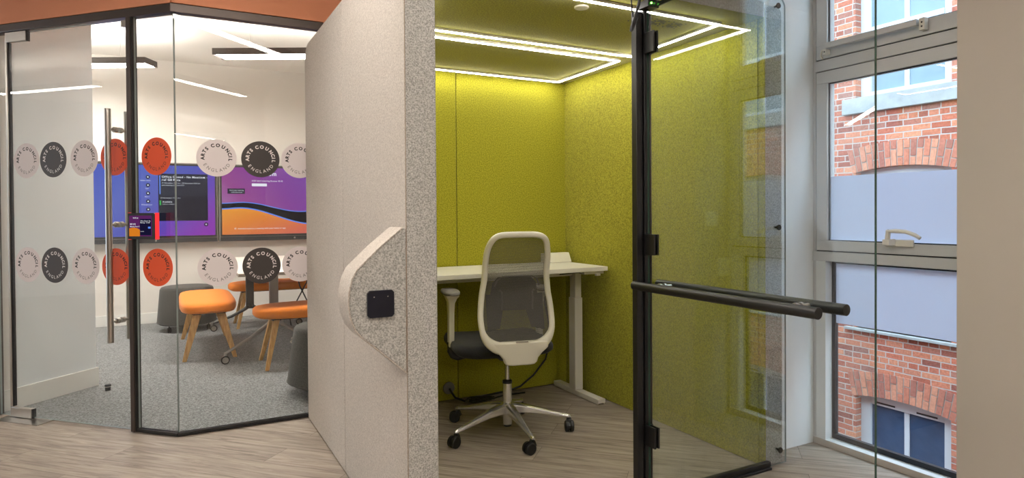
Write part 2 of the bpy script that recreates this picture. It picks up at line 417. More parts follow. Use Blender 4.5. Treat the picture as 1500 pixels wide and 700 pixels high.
# corridor walls behind the camera
m = M([MT['wall_white']]); m.box(-8, 2.65, -7.2, -7.0, 0, 2.92); struct('wall_behind', m)
m = M([MT['wall_white']]); m.box(-8, -7.8, -7, 9.5, 0, 2.92); struct('wall_far_left', m)
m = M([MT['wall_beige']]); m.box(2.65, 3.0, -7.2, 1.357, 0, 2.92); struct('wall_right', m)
m = M([MT['wall_cool']]); m.box(2.60, 3.0, 2.183, 3.88, 0, 2.92); struct('wall_pier', m)
m = M([MT['wall_cool']]); m.box(2.93, 3.0, 1.357, 2.183, 2.72, 2.92); struct('wall_over_window', m)
# terracotta bulkhead over the glass
m = M([MT['terracotta']])
m.box(.008, 2.9, 3.868, 4.0, 2.336, 2.92)
m2 = Matrix(AM); m.x = m2; m.box(0, 6.5, -.012, .12, 2.336, 2.92); m.x = Matrix()
struct('wall_bulkhead', m, smooth=False)

# ------------------------------------------------------------------ glazed partition and its door
part = thing('glass_partition', 'frameless glass meeting room partition with dark top rail and round stickers', 'partition', tuple(C0))
m = M([MT['bronze']])
m.box(.0, 2.88, 3.872, 3.93, 2.288, 2.333); m.x = AM; m.box(0.005, 1.36, -.012, .045, 2.288, 2.333); m.x = Matrix()
obj('top_rail', m, part, world=True, bevel=.002)
m = M([MT['black']])
m.box(.012, 2.88, 3.88, 3.91, 0.005, .022); m.x = AM; m.box(0, .29, -.005, .025, .005, .022); m.x = Matrix()
obj('floor_channel', m, part, world=True)
m = M([MT['bronze'], MT['black']], AM); m.box(.273, .281, -.010, .026, 0.005, 2.288, 1); m.box(.2815, .310, -.014, .022, .005, 2.288)
obj('post', m, part, world=True, bevel=.0015)
m = M([MT['bronze']], AM); m.box(1.332, 1.36, -.010, .026, 0.005, 2.288); obj('post', m, part, world=True, bevel=.0015)
def pane(name, mtx, x0, x1, y0, y1, z0, z1, parent, edge='glass_edge_pale'):
    m = M([MT['glass'], MT[edge]], mtx); m.box(x0, x1, y0, y1, z0, z1, 0, dict(l=1, r=1, u=1, d=1))
    return obj(name, m, parent, world=True, smooth=False)
pane('glass_panel', Matrix(), .014, 2.88, 3.888, 3.900, .022, 2.288, part)
pane('glass_panel', AM, .002, .271, .003, .015, .022, 2.288, part)
pane('glass_panel', AM, 1.247, 1.331, .003, .015, .01, 2.288, part)

def sticker(parent, mtx, cx, cz, kind, label):
    """round vinyl sticker with curved lettering; local plane x (right), z (up), front towards -y"""
    R = .1025
    disc, up, lo = {'white': ('st_white', 'ink_black', 'ink_grey'), 'black': ('st_black', 'ink_white', 'ink_white'), 'orange': ('st_orange', 'ink_black', 'ink_rust')}[kind]
    m = M([MT[disc], MT[up], MT[lo]], mtx)
    pts = [(cx+R*math.cos(2*PI*k/64), 0, cz+R*math.sin(2*PI*k/64)) for k in range(64)]
    m.prism(pts, (0, -.0006, 0))
    y = -.0009
    word = 'ARTS COUNCIL'; angs = [183, 166, 150.5, 134.5, 119, 106, 84, 60.5, 37.5, 19.5, 7, -8]
    r = R*.60; sz = R*.235
    for ch, a in zip(word, angs):
        if ch == ' ': continue
        a = math.radians(a); er = Vector((math.cos(a), 0, math.sin(a))); et = Vector((math.sin(a), 0, -math.cos(a)))
        put_glyph(m, ch, Vector((cx, y, cz))+er*r, et, er, sz*1.06, 1, .042, True)
    word = 'ENGLAND'; angs = [214, 233.5, 253, 270, 287, 306, 326]
    r = R*.76
    for ch, a in zip(word, angs):
        a = math.radians(a); er = Vector((math.cos(a), 0, math.sin(a))); et = Vector((-math.sin(a), 0, math.cos(a)))
        put_glyph(m, ch, Vector((cx, y, cz))+er*r, et, -er, sz*1.04, 2, .008, True)
    o = obj('sticker', m, parent, world=True, smooth=False); o['label'] = label; return o
BM = Matrix.Translation((0, 3.888, 0))
for z, row in ((1.514, 'upper row'), (.908, 'lower row')):
    sticker(part, BM, .219, z, 'white', 'round white sticker reading ARTS COUNCIL ENGLAND, '+row)
    sticker(part, BM, .447, z, 'black', 'round black sticker reading ARTS COUNCIL ENGLAND, '+row)
    sticker(part, BM, .660, z, 'white', 'round white sticker half hidden by the pod, '+row)
# the slanted glass: its own right-pointing frame (x = -s)
AX = AM @ Matrix(((-1, 0, 0, 0), (0, 1, 0, .003), (0, 0, 1, 0), (0, 0, 0, 1)))
for z, row in ((1.520, 'upper row'), (.915, 'lower row')):
    sticker(part, AX, -.124, z, 'orange', 'round orange sticker reading ARTS COUNCIL ENGLAND, '+row)

door = thing('door_1', 'frameless glass door with long steel pull handle and round stickers', 'door', A(1.24, 0, 0), kind='structure')
pane('glass_panel', AM, .322, 1.240, .003, .015, .012, 2.280, door)
for z in (1.525, .914):
    row = 'upper row' if z > 1 else 'lower row'
    for s, k, t in ((1.086, 'white', 'leftmost'), (.876, 'black', 'second from the left'), (.640, 'white', 'beside the handle'), (.416, 'orange', 'behind the handle')):
        sticker(door, AX, -s, z, k, 'round %s sticker on the door %s, %s' % (k, t, row))
m = M([MT['steel'], MT['black']], AM); m.box(1.072, 1.238, -.004, .022, 2.228, 2.286); m.box(1.066, 1.072, -.003, .021, 2.226, 2.286, 1); obj('patch_fitting', m, door, world=True, bevel=.002)
m = M([MT['steel'], MT['black']], AM); m.box(1.072, 1.238, -.004, .022, .006, .062); m.box(1.062, 1.072, -.003, .021, .006, .062, 1); obj('patch_fitting', m, door, world=True, bevel=.002)
m = M([MT['steel'], MT['black']], AM); m.box(.318, .352, -.006, .022, 2.24, 2.275, 0); obj('lock_keep', m, door, world=True, bevel=.002)
m = M([MT['steel'], MT['black']], AM); m.box(1.222, 1.240, -.004, .022, .066, 2.228); m.box(1.216, 1.222, -.003, .021, .066, 2.228, 1); obj('edge_rail', m, door, world=True, bevel=.003)
# pull handle: one tube on each side of the glass
hd = M([MT['steel']], AM)
hs, ha = HS, HA = .400, .062
hd.tube([(hs, -ha+.009, .500), (hs, -ha+.009, 1.785)], .0165, 16)
o_h = obj('pull_handle', hd, door, world=True)
m = M([MT['steel']], AM); m.tube([(hs, ha+.009, .500), (hs, ha+.009, 1.785)], .0165, 16); obj('pull_handle', m, door, world=True)
m = M([MT['steel']], AM)
for z in (1.675, 1.149, .615):
    m.lathe([(.008, -ha+.02), (.008, -.018), (.016, -.016), (.016, .002)], (hs, 0, z), 14, axis='y')
    m.lathe([(.016, .016), (.016, .034), (.008, .036), (.008, ha-.0)], (hs, 0, z), 14, axis='y')
obj('handle_standoff', m, o_h, world=True)
fs = M([MT['steel']], AM); fs.box(.93, 1.27, -.075, .07, 0.0, .003)
tag(obj('floor_spring_plate', fs), 'flat steel floor spring plate under the glass door hinge', 'floor plate')

# booking panel on the post
TX = AX @ Matrix.Translation((-.0136, 0, 0)) @ Matrix.Diagonal((.867, 1, 1, 1))
pb = thing('booking_panel', 'small black room booking touchscreen with red lights on the door post', 'booking panel', A(.195, -.03, 1.07))
m = M([MT['black']], TX); m.prism([(x, -.026, z) for x, z in rrect(-.304, -.092, 1.070, 1.212, .008)], (0, -.022, 0)); obj('housing', m, pb, world=True, bevel=.0015)
m = M([MT['red_led']], TX)
m.box(-.088, -.080, -.048, -.026, 1.069, 1.213); m.box(-.0925, -.088, -.044, -.030, 1.069, 1.076); m.box(-.0925, -.088, -.044, -.030, 1.206, 1.213)
o = obj('status_light', m, pb, world=True, bevel=.001); o['label'] = 'red glowing side light'
m = M([MT['red_led']], TX); m.box(-.306, -.298, -.046, -.030, 1.2123, 1.2145); obj('status_light', m, pb, world=True)
m = M([MT['red_led']], TX); m.box(-.306, -.298, -.046, -.030, 1.0675, 1.0698); obj('status_light', m, pb, world=True)
bx0, bx1, bz0, bz1 = -.292, -.112, 1.086, 1.198
PUR = emis('display_plum', srgb(92, 40, 96), 0.45); ORG = emis('display_orange', srgb(222, 128, 36), 0.45); NAV = emis('display_navy', srgb(24, 22, 52), 0.45)
m = M([PUR, ORG, NAV, WH, BLU, BLK], TX)
Y = -.0482
m.face([(bx0, Y, bz0), (bx1, Y, bz0), (bx1, Y, bz1), (bx0, Y, bz1)])
m.face([(bx0, Y-.0002, bz0), (bx0+.085, Y-.0002, bz0), (bx0+.085, Y-.0002, bz0+.036), (bx0+.06, Y-.0002, bz0+.045), (bx0+.03, Y-.0002, bz0+.047), (bx0, Y-.0002, bz0+.043)], 1)
m.face([(bx0+.085, Y-.0003, bz0+.006), (bx1-.006, Y-.0003, bz0+.006), (bx1-.006, Y-.0003, bz1-.018), (bx0+.085, Y-.0003, bz1-.018)], 2)
m.face([(bx1-.03, Y-.0004, bz0+.042), (bx1-.01, Y-.0004, bz0+.042), (bx1-.01, Y-.0004, bz0+.052), (bx1-.03, Y-.0004, bz0+.052)], 4)
for s, x, z, sz in (('10:40 am', .030, .096, .011), ('MR 0.05', .008, .062, .012), ('Meeting Room 5', .008, .050, .010), ('Office Closed - No', .090, .080, .009), ('Meetings - ref G8', .090, .071, .009), ('Upcoming', .090, .025, .006)):
    line_text(m, s, (bx0+x, Y-.0005, bz0+z), (1, 0, 0), (0, 0, 1), sz, 3, .01)
obj('screen', m, pb, world=True, smooth=False)

m = M([MT['black_rubber'], MT['steel']]); m.lathe([(.017, .005), (.017, .030), (.020, .032), (.020, .044), (.016, .048)], (-.403, 5.135, 0), 20); m.lathe([(.0205, .030), (.0205, .036)], (-.403, 5.135, 0), 20, 1)
tag(obj('door_stop', m), 'small round black and steel door stop on the grey carpet', 'door stop')

# ------------------------------------------------------------------ meeting room furniture
def wall_display(name, label, x0, x1):
    z0, z1, y = .895, 1.778, 8.0
    cx = (x0+x1)/2
    t = thing(name, label, 'screen', (cx, 8.1, (z0+z1)/2), group='wall displays in the meeting room')
    m = M([MT['grey_plastic'], MT['black']])
    m.prism([(x, 8.0, z) for x, z in rrect(x0, x1, z0, z1, .01)], (0, .09, 0)); obj('casing', m, t, world=True, bevel=.004)
    m = M([MT['black']]); m.box(x0+.012, x1-.012, 7.994, 8.0, z0+.055, z1-.012); obj('bezel', m, t, world=True)
    m = M([MT['dark_plastic'], MT['steel']]); m.box(x0+.01, x1-.01, 7.992, 8.0, z0+.004, z0+.048); m.lathe([(.010, -.003), (.010, 0)], (x1-.62, 7.992, z0+.026), 14, 1, axis='y'); obj('control_strip', m, t, world=True)
    return t, x0+.03, x1-.03, z0+.075, z1-.032
def arc_pts(f, xa, xb, n=24): return [(xa+(xb-xa)*i/n, f((i)/n)) for i in range(n+1)]
def rect(m, x0, x1, z0, z1, y, mi): m.face([(x0, y, z0), (x1, y, z0), (x1, y, z1), (x0, y, z1)], mi)
t, x0, x1, z0, z1 = wall_display('wall_display', 'left wall screen showing dark meeting card on a blue and purple background', -.985, .458)
g1 = screen_grad('display_blue_purple', [(0, srgb(70, 90, 200)), (.35, srgb(96, 110, 200)), (.55, srgb(92, 96, 190)), (.75, srgb(112, 80, 190)), (1, srgb(150, 60, 180))], .55, -.55)
m = M([g1]); rect(m, x0, x1, z0, z1, 7.993, 0); scr = obj('screen', m, t, world=True, smooth=False)
m = M([DK, DK2, WH, BLU, GRN, BLK])
# x of the card from the photograph: 237..302 px -> metres
kx0, kx1, kz0, kz1 = -.135, .355, 1.135, 1.655
rect(m, kx0, kx1, 1.41, kz1, 7.992, 0); rect(m, kx0, kx1, kz0, 1.41, 7.992, 1)
rect(m, kx0+.012, kx0+.022, 1.43, kz1-.02, 7.9915, 3); rect(m, kx0+.012, kx0+.026, 1.31, 1.36, 7.9915, 4)
rect(m, kx0+.012, kx1-.01, 1.270, 1.273, 7.9915, 0)
X, Z = (1, 0, 0), (0, 0, 1)
line_text(m, 'Office Closed - No Meetings -', (kx0+.035, 7.9912, 1.610), X, Z, .032, 2, .02)
line_text(m, 'ref G8 Rota', (kx0+.035, 7.9912, 1.577), X, Z, .032, 2, .02)
line_text(m, '17 November 9:00 am - 28 November 5:00 pm', (kx0+.035, 7.9912, 1.547), X, Z, .018, 2)
line_text(m, 'and meetings in Room 0.05', (kx0+.035, 7.9912, 1.523), X, Z, .018, 2)
line_text(m, '20 November, Thursday', (kx0+.02, 7.9912, 1.383), X, Z, .018, 2)
line_text(m, 'Available', (kx0+.04, 7.9912, 1.338), X, Z, .022, 2, .02); line_text(m, '9:00 am - 5:00 pm', (kx0+.04, 7.9912, 1.315), X, Z, .015, 2)
rect(m, kx1-.045, kx1-.028, kz1-.042, kz1-.030, 7.9912, 2)
def ring(m, cx, cz, r, y, mi, n=20): m.face([(cx+r*math.cos(2*PI*k/n), y, cz+r*math.sin(2*PI*k/n)) for k in range(n)], mi)
for i, s in enumerate(('Invite room', 'Call', 'Share', 'Whiteboard', '')):
    zc = 1.615-.088*i; ring(m, -.232, zc, .020, 7.992, 5); ring(m, -.232, zc, .008, 7.9915, 2)
    if s: line_text(m, s, (-.232-.0065*len(s), 7.9912, zc-.043), X, Z, .018, 2, .01)
ring(m, .335, 1.092, .022, 7.992, 5); ring(m, .335, 1.092, .008, 7.9915, 2)
obj('screen_image', m, scr, world=True, smooth=False)
t, x0, x1, z0, z1 = wall_display('wall_display', 'right wall screen showing an orange wave under a purple sky', .470, 1.913)
g2 = screen_grad('display_purple_sky', [(0, srgb(190, 150, 200)), (.3, srgb(160, 80, 150)), (.55, srgb(140, 70, 160)), (.8, srgb(130, 84, 170)), (1, srgb(90, 80, 190))], .45, .35)
g3 = screen_grad('display_orange_wave', [(0, srgb(210, 90, 100)), (.45, srgb(236, 140, 60)), (.7, srgb(250, 170, 70)), (1, srgb(235, 130, 80))], -.3, .9)
m = M([g2]); rect(m, x0, x1, z0, z1, 7.993, 0); scr = obj('screen', m, t, world=True, smooth=False)
m = M([g3, BLK, WH, BLU, DK])
W_, H_ = x1-x0, z1-z0
def wav(lst):
    def f(u):
        for (a, b), (c, d) in zip(lst, lst[1:]):
            if a <= u <= c:
                k = (u-a)/(c-a); k = k*k*(3-2*k); return z0+H_*(b+(d-b)*k)
        return z0+H_*lst[-1][1]
    return f
top = wav([(0, .46), (.16, .475), (.62, .335), (.78, .345), (1, .42)]); mid = wav([(0, .385), (.14, .40), (.72, .15), (1, .05)]); 
def band(f, g, y, mi, n=40):
    for i in range(n):
        a, b = i/n, (i+1)/n; m.face([(x0+W_*a, y, f(a)), (x0+W_*b, y, f(b)), (x0+W_*b, y, g(b)), (x0+W_*a, y, g(a))], mi)
band(lambda u: mid(u), lambda u: top(u), 7.992, 1); band(lambda u: z0, lambda u: mid(u)-.008, 7.992, 0); band(lambda u: mid(u)-.010, lambda u: mid(u)+.004, 7.9915, 3); band(lambda u: top(u)-.002, lambda u: top(u)+.008, 7.9915, 3)
obj('wave_image', m, scr, world=True, smooth=False)
m = M([g3, BLK, WH, BLU, DK])
line_text(m, '10:40 am', (.82, 7.9912, 1.655), X, Z, .068, 2, .02)
line_text(m, '0:05 until meeting Rooms 10:45', (.82, 7.9912, 1.585), X, Z, .024, 2, .01); obj('clock_text', m, scr, world=True, smooth=False)
m = M([WH]); rect(m, .82, .985, 1.530, 1.562, 7.992, 0); obj('button_image', m, scr, world=True, smooth=False)
m = M([g3, BLK, WH, BLU, DK])
rect(m, .560, .745, 1.440, 1.500, 7.992, 4)
line_text(m, 'Start your meeting', (.580, 7.9912, 1.475), X, Z, .017, 2, .01); line_text(m, 'with this room', (.600, 7.9912, 1.452), X, Z, .017, 2, .01)
obj('caption_card', m, scr, world=True, smooth=False)
m = M([g3, BLK, WH, BLU, DK])
line_text(m, 'Add this room to a meeting with your invite or app', (.665, 7.9912, 1.030), X, Z, .022, 2, .01); ring(m, .64, 1.038, .012, 7.992, 2)
obj('footer_text', m, scr, world=True, smooth=False)

def bench(label, cx, cy, L, W, rz):
    t = thing('bench', label, 'bench', (cx, cy, .005), rz, group='orange benches around the meeting table')
    # rounded upholstered seat
    m = M([MT['orange']]); rings = []
    for z, k in ((.385, .90), (.388, .965), (.405, 1), (.440, 1), (.458, .975), (.466, .90), (.469, .70)):
        pts = []
        for i in range(40):
            a = 2*PI*i/40; ca, sa = math.cos(a), math.sin(a); e = .42
            pts.append((L/2*k*math.copysign(abs(ca)**e, ca) if k > .8 else (L/2-.12)*math.copysign(abs(ca)**e, ca), W/2*k*math.copysign(abs(sa)**.5, sa), z))
        rings.append(pts)
    m.loft(rings); st = obj('seat', m, t, angle=50)
    m = M([MT['dark_plastic']]); m.box(-L/2+.12, L/2-.12, -W/2+.09, W/2-.09, .372, .386); obj('seat_base', m, t)
    for sx in (-1, 1):
        for sy in (-1, 1):
            m = M([MT['oak']])
            a = Vector((sx*(L/2-.16), sy*(W/2-.13), .372)); b = Vector((sx*(L/2-.075), sy*(W/2-.03), 0))
            def sq(c, w, d, z): return [(c.x+i*w, c.y+j*d, z) for i, j in ((-1, -1), (1, -1), (1, 1), (-1, 1))]
            m.loft([sq(b, .014, .016, 0), sq(a, .022, .034, .372)]); lg = obj('leg', m, t, bevel=.004)
            m = M([MT['steel'], MT['dark_plastic']]); m.box(a.x-.03, a.x+.03, a.y-.03, a.y+.03, .366, .374, 1); m.lathe([(.008, .355), (.008, .366)], (a.x+.045*-sx, a.y, 0), 10); obj('bracket', m, lg)
    return t
bench('orange bench along the left side of the table', .262, 6.36, 1.22, .44, PI/2)
bench('orange bench across the far end of the table, under the screens', 1.265, 7.42, 1.50, .46, 0)
bench('orange bench across the near end of the table, cut off by the pod', 1.27, 5.38, 1.44, .46, 0)

def pouf(label, cx, cy, rb, rt, angs):
    t = thing('pouf', label, 'pouf', (cx, cy, .005), 0, group='charcoal felt poufs on castors')
    m = M([MT['darkfelt']]); m.lathe([(rb-.02, .070), (rb, .085), (rb, .10), (rt+.012, .425), (rt, .445), (rt-.02, .452), (rt-.1, .455)], n=48); obj('body', m, t, angle=50)
    m = M([MT['darkfelt']]); m.tube([((rb+.001)*math.cos(2*PI*k/40), (rb+.001)*math.sin(2*PI*k/40), .088) for k in range(40)], .004, 6, closed=True); obj('piping', m, t)
    for a in angs:
        c = Vector(((rb-.040)*math.cos(a), (rb-.040)*math.sin(a), 0)); m = M([MT['black_rubber']])
        m.lathe([(.006, .045), (.006, .071)], (c.x, c.y, 0), 10); m.lathe([(.012, -.020), (.0275, -.016), (.0275, -.004), (.018, 0), (.0275, .004), (.0275, .016), (.012, .020)], (c.x, c.y, .0275), 20, axis='x')
        m.box(c.x-.008, c.x+.008, c.y-.012, c.y+.012, .04, .058); obj('caster', m, t, bevel=.002)
    return t
pouf('charcoal felt pouf on castors behind the left orange bench', .125, 7.50, .280, .240, (math.radians(226), math.radians(325), math.radians(90)))
pouf('charcoal felt pouf on castors half hidden by the pod, nearest the glass', .972, 4.39, .315, .262, (math.radians(222), math.radians(330), math.radians(90)))

tb = thing('meeting_table', 'white topped meeting table on silver forked legs with castors', 'table', (.78, 6.4, .005))
m = M([MT['white_metal'], MT['taupe']]); m.box(-.34, 1.05, -1.10, 1.0, .715, .74, 1, dict(u=0)); obj('tabletop', m, tb, bevel=.002)
for hx, hy, sy, mk in ((-.0, -.45, -1, 'silver'), (-.095, .58, 1, 'graphite')):
    m = M([MT[mk]])
    m.loft([[(hx+i*.038, hy+j*.016, z) for i, j in ((-1, -1), (1, -1), (1, 1), (-1, 1))] for z in (.24, .71)])
    lg = obj('leg', m, tb, bevel=.006)
    m = M([MT['dark_plastic']]); m.box(hx-.04, hx+.3, hy-.1, hy+.1, .700, .715); obj('top_bracket', m, tb, bevel=.003)
    for fx in (-.42, .42):
        fy = -.82 if sy < 0 else .80
        a = Vector((hx, hy, .255)); b = Vector((fx, fy, .085))
        m = M([MT[mk]]); m.tube([a+Vector((0, 0, .02)), a.lerp(b, .15), a.lerp(b, .5)-Vector((0, 0, .012)), a.lerp(b, .9)-Vector((0, 0, .004)), b, b-Vector((0, 0, .025))], [.030, .026, .020, .015, .014, .012], 12, sy=.7)
        ft = obj('foot', m, tb)
        m = M([MT['black_rubber'], MT['steel']]); cz = .033
        m.lathe([(.033, -.018), (.033, .018)], (b.x, b.y, cz), 22, 0, axis='y'); m.lathe([(.022, -.022), (.024, -.018)], (b.x, b.y, cz), 22, 1, axis='y'); m.lathe([(.024, .018), (.022, .022)], (b.x, b.y, cz), 22, 1, axis='y')
        m.tube([(b.x, b.y, .066), (b.x-.018, b.y, .055), (b.x-.024, b.y, .04)], .007, 8, 1)
        obj('caster', m, ft)
def squiggle(c, n, rx, ry, z0, z1, turns, seed):
    rnd = random.Random(seed); pts = []
    for i in range(n):
        a = 2*PI*turns*i/n; q = 1+.35*math.sin(3.3*a+seed)
        pts.append((c[0]+rx*q*math.cos(a)+rnd.uniform(-.02, .02), c[1]+ry*q*math.sin(a)+rnd.uniform(-.02, .02), z0+(z1-z0)*i/n+.015*math.sin(5*a)))
    return pts
m = M([plain('pale_cable', srgb(206, 200, 190), .5)]); m.tube(squiggle((1.10, 5.98), 110, .14, .12, .02, .10, 4, 2), .006, 6)
tag(obj('cable_coil', m), 'tangled pale cable lying on the carpet under the meeting table', 'cable')
m = M([MT['black_rubber']]); m.tube([(1.16, 6.3, .70), (1.12, 6.28, .55), (1.03, 6.24, .40), (.96, 6.28, .25), (1.0, 6.42, .10), (1.1, 6.5, .02), (1.3, 6.55, .015)], .006, 6)
tag(obj('table_cable', m), 'black cable dropping from the meeting table, leaning left as it falls', 'cable')
m = M([MT['black_rubber']]); m.tube([(1.02, 6.32, .70), (1.06, 6.3, .52), (1.13, 6.28, .36), (1.19, 6.27, .2), (1.24, 6.30, .08), (1.3, 6.32, .02), (1.45, 6.35, .015)], .006, 6)
tag(obj('table_cable', m), 'black cable dropping from the meeting table, leaning right', 'cable')

# linear pendant lights
def pendant(name, label, a, b, z, lampm, upm, group, w=.075, hang=True):
    a, b = Vector(a+(0,)), Vector(b+(0,)); d = (b-a); Ln = d.length; rz = math.atan2(d.y, d.x)
    t = thing(name, label, 'light', ((a.x+b.x)/2, (a.y+b.y)/2, z), rz, group)
    m = M([MT['bronze']]); h = Ln/2
    m.box(-h, h, -w/2, -w/2+.006, 0, .055); m.box(-h, h, w/2-.006, w/2, 0, .055); m.box(-h, -h+.006, -w/2+.006, w/2-.006, 0, .055); m.box(h-.006, h, -w/2+.006, w/2-.006, 0, .055); m.box(-h+.006, h-.006, -w/2+.006, w/2-.006, .025, .035)
    obj('housing', m, t, smooth=False)
    m = M([MT[lampm]]); m.box(-h+.03, h-.03, -w/2+.007, w/2-.007, .003, .010); obj('diffuser', m, t, smooth=False)
    m = M([MT[upm]]); m.box(-h+.03, h-.03, -w/2+.012, w/2-.012, .046, .050); obj('uplight', m, t, smooth=False)
    for sx in (-1, 1):
        m = M([MT['steel']]); x = sx*(h-.28); m.tube([(x, 0, .05), (x, 0, 2.918-z)], .0016, 6); m.lathe([(.012, 2.905-z), (.012, 2.9185-z)], (x, 0, 0), 12); m.lathe([(.006, 2.885-z), (.006, 2.905-z)], (x, 0, 0), 12); obj('hanger', m, t)
    return t
cy_, sn_ = math.cos(math.radians(28)), math.sin(math.radians(28))
pendant('pendant_light', 'linear pendant light hanging in the meeting room above the left screen', (-.155-1.5*cy_, 6.70+1.5*sn_), (-.155, 6.70), 2.565, 'room_lamp', 'room_up', 'meeting room pendants', w=.20)
pendant('pendant_light', 'linear pendant light hanging in the meeting room above the right screen', (.36, 6.10), (.36+1.5*cy_, 6.10-1.5*sn_), 2.565, 'room_lamp', 'room_up', 'meeting room pendants', w=.20)
for i, (q, xr, ln) in enumerate(((2.70, .99, 2.6), (.35, .80, 4.2), (-4.6, .88, 4.2), (.30, -4.3, 3.0), (1.60, 2.52, 1.3), (-.6, 2.52, 1.3))):  # last two are added out of view to brighten the pod interior
    xl = xr-ln*R2
    if i == 0: xl = -.13
    pendant('corridor_light', ('short corridor light reflected as the brightest diagonal line beside the glass corner', 'corridor light reflected as the middle diagonal line in the straight glass', 'corridor light reflected as the lowest diagonal line above the white sticker', 'corridor light reflected as a level line in the glass door', 'unseen fill light added by the right wall, nearest the pod door', 'unseen fill light added by the right wall, behind the camera')[i], (xl, q-xl), (xr, q-xr), 2.60, 'lamp', 'lamp_up', 'corridor pendants', w=.11)

# ------------------------------------------------------------------ the work pod
PX0, PX1, PI0, PI1, PY0, PYB, PYI, PZ, PZC = .692, 2.555, .805, 2.440, 2.062, 3.868, 3.780, 2.177, 2.100
pod = thing('work_pod', 'felt-clad office pod with lime green lining, black post and open glass door', 'pod', ((PX0+PX1)/2, 3.0, 0))
def slab(name, x0, x1, y0, y1, z1, rback=0, rfront=0, outer='felt', front='felt_cool_lit', inner='green', inner_side='r', bevel=.006, z0=.004):
    pts = [(y0, z0)]
    def corner(cy, cz, r, a0): return [(cy+r*math.cos(math.radians(a0+90*k/8)), cz+r*math.sin(math.radians(a0+90*k/8))) for k in range(9)]
    pts = [(y0, z0), (y1, z0)]
    pts += corner(y1-rback, z1-rback, rback, 0) if rback else [(y1, z1)]
    pts += corner(y0+rfront, z1-rfront, rfront, 90) if rfront else [(y0, z1)]
    m = M([MT[outer], MT[front], MT[inner]])
    m.prism([(x0, y, z) for y, z in pts], (x1-x0, 0, 0), mi=0)
    bmesh.ops.recalc_face_normals(m.bm, faces=m.bm.faces)
    for f in m.bm.faces:
        f.normal_update()
        if f.normal.y < -.7: f.material_index = 1
        if (inner_side == 'r' and f.normal.x > .7) or (inner_side == 'l' and f.normal.x < -.7): f.material_index = 2
    return obj(name, m, pod, world=True, bevel=bevel, angle=50)
slab('side_wall', PX0, PI0, PY0, 2.9545, PZ, 0, .05)
slab('side_wall', PX0, PI0, 2.9555, PYB, PZ, .10, 0)
slab('side_wall', PI1, PX1, PY0+.010, PYB, PZ, .10, .05, inner_side='l')
m = M([plain('seam_piping', srgb(150, 132, 114), .9)]); m.tube([(PX0+.003, PY0+.003, .01), (PX0+.003, PY0+.003, 2.12)], .0018, 8); obj('piping', m, pod, world=True)
# lining and back
m = M([MT['felt']]); m.box(PI0+.001, PI1-.001, PYI+.026, PYB, .004, PZ-.01); obj('back_wall', m, pod, world=True, bevel=.004)
for xa, xb in ((PI0+.001, 1.6085), (1.6125, PI1-.002)):
    m = M([MT['green']]); m.box(xa, xb, PYI, PYI+.025, .006, PZC-.001); obj('back_panel', m, pod, world=True, bevel=.004)
m = M([MT['felt'], MT['green']]); m.box(PI0+.001, PI1-.001, PY0+.012, PYI+.025, PZC, PZ-.004, 0, dict(d=1)); obj('roof', m, pod, world=True, bevel=.003)
m = M([MT['green']]); m.box(PI1-.006, PI1-.001, PY0+.05, PYI-.002, .004, PZC-.001); obj('side_lining', m, pod, world=True)
# inner ceiling light strips: two rectangles and their aluminium profile
def strip(name, a, b, z=2.088):
    a, b = Vector(a+(0,)), Vector(b+(0,)); d = (b-a).normalized(); n = Vector((-d.y, d.x, 0))
    def bar(mt, w, z0, z1, ext):
        m = M([MT[mt]]); p, q = a-d*ext, b+d*ext
        m.prism([tuple(v+Vector((0, 0, z0))) for v in (p-n*w, q-n*w, q+n*w, p+n*w)], (0, 0, z1-z0)); return m
    o = obj(name, bar('white_metal', .009, z, 2.0995, .009), pod, world=True); e = obj('diffuser', bar('led', .0068, z-.004, z, .0068), o, world=True)
RA = [(.93, 3.025), (2.326, 3.025), (2.331, 3.70), (.93, 3.70)]
RB = [(.93, 2.225), (2.305, 2.225), (2.323, 2.91), (.93, 2.91)]
for RR in (RA, RB):
    for i in range(4): strip('light_strip', RR[i], RR[(i+1) % 4])
m = M([MT['white_plastic'], MT['grey_plastic']]); m.lathe([(.020, 2.090), (.030, 2.092), (.032, 2.095), (.032, 2.0995)], (1.591, 2.33, 0), 24); obj('ceiling_sensor', m, pod, world=True)
for fx in (1.94, 2.045, 2.149):
    m = M([MT['dark_plastic']])
    for k in range(10):
        a = 2*PI*k/10; b = a+.42
        m.prism([(fx+r*math.cos(t_), 2.36+r*math.sin(t_), 2.0985) for r, t_ in ((.014, a), (.040, b), (.040, b+.32), (.014, a+.4))], (0, 0, .001))
    for sx, sy in ((1, 1), (-1, -1), (1, -1), (-1, 1)): m.lathe([(.004, 2.0975), (.004, 2.0995)], (fx+sx*.036, 2.36+sy*.040, 0), 8)
    obj('fan_grille', m, pod, world=True, smooth=False)
m = M([MT['grey_plastic']]); m.lathe([(.038, -.010), (.040, 0)], (1.543, PYI-.001, .085), 24, axis='y'); obj('cable_port', m, pod, world=True, bevel=.002)
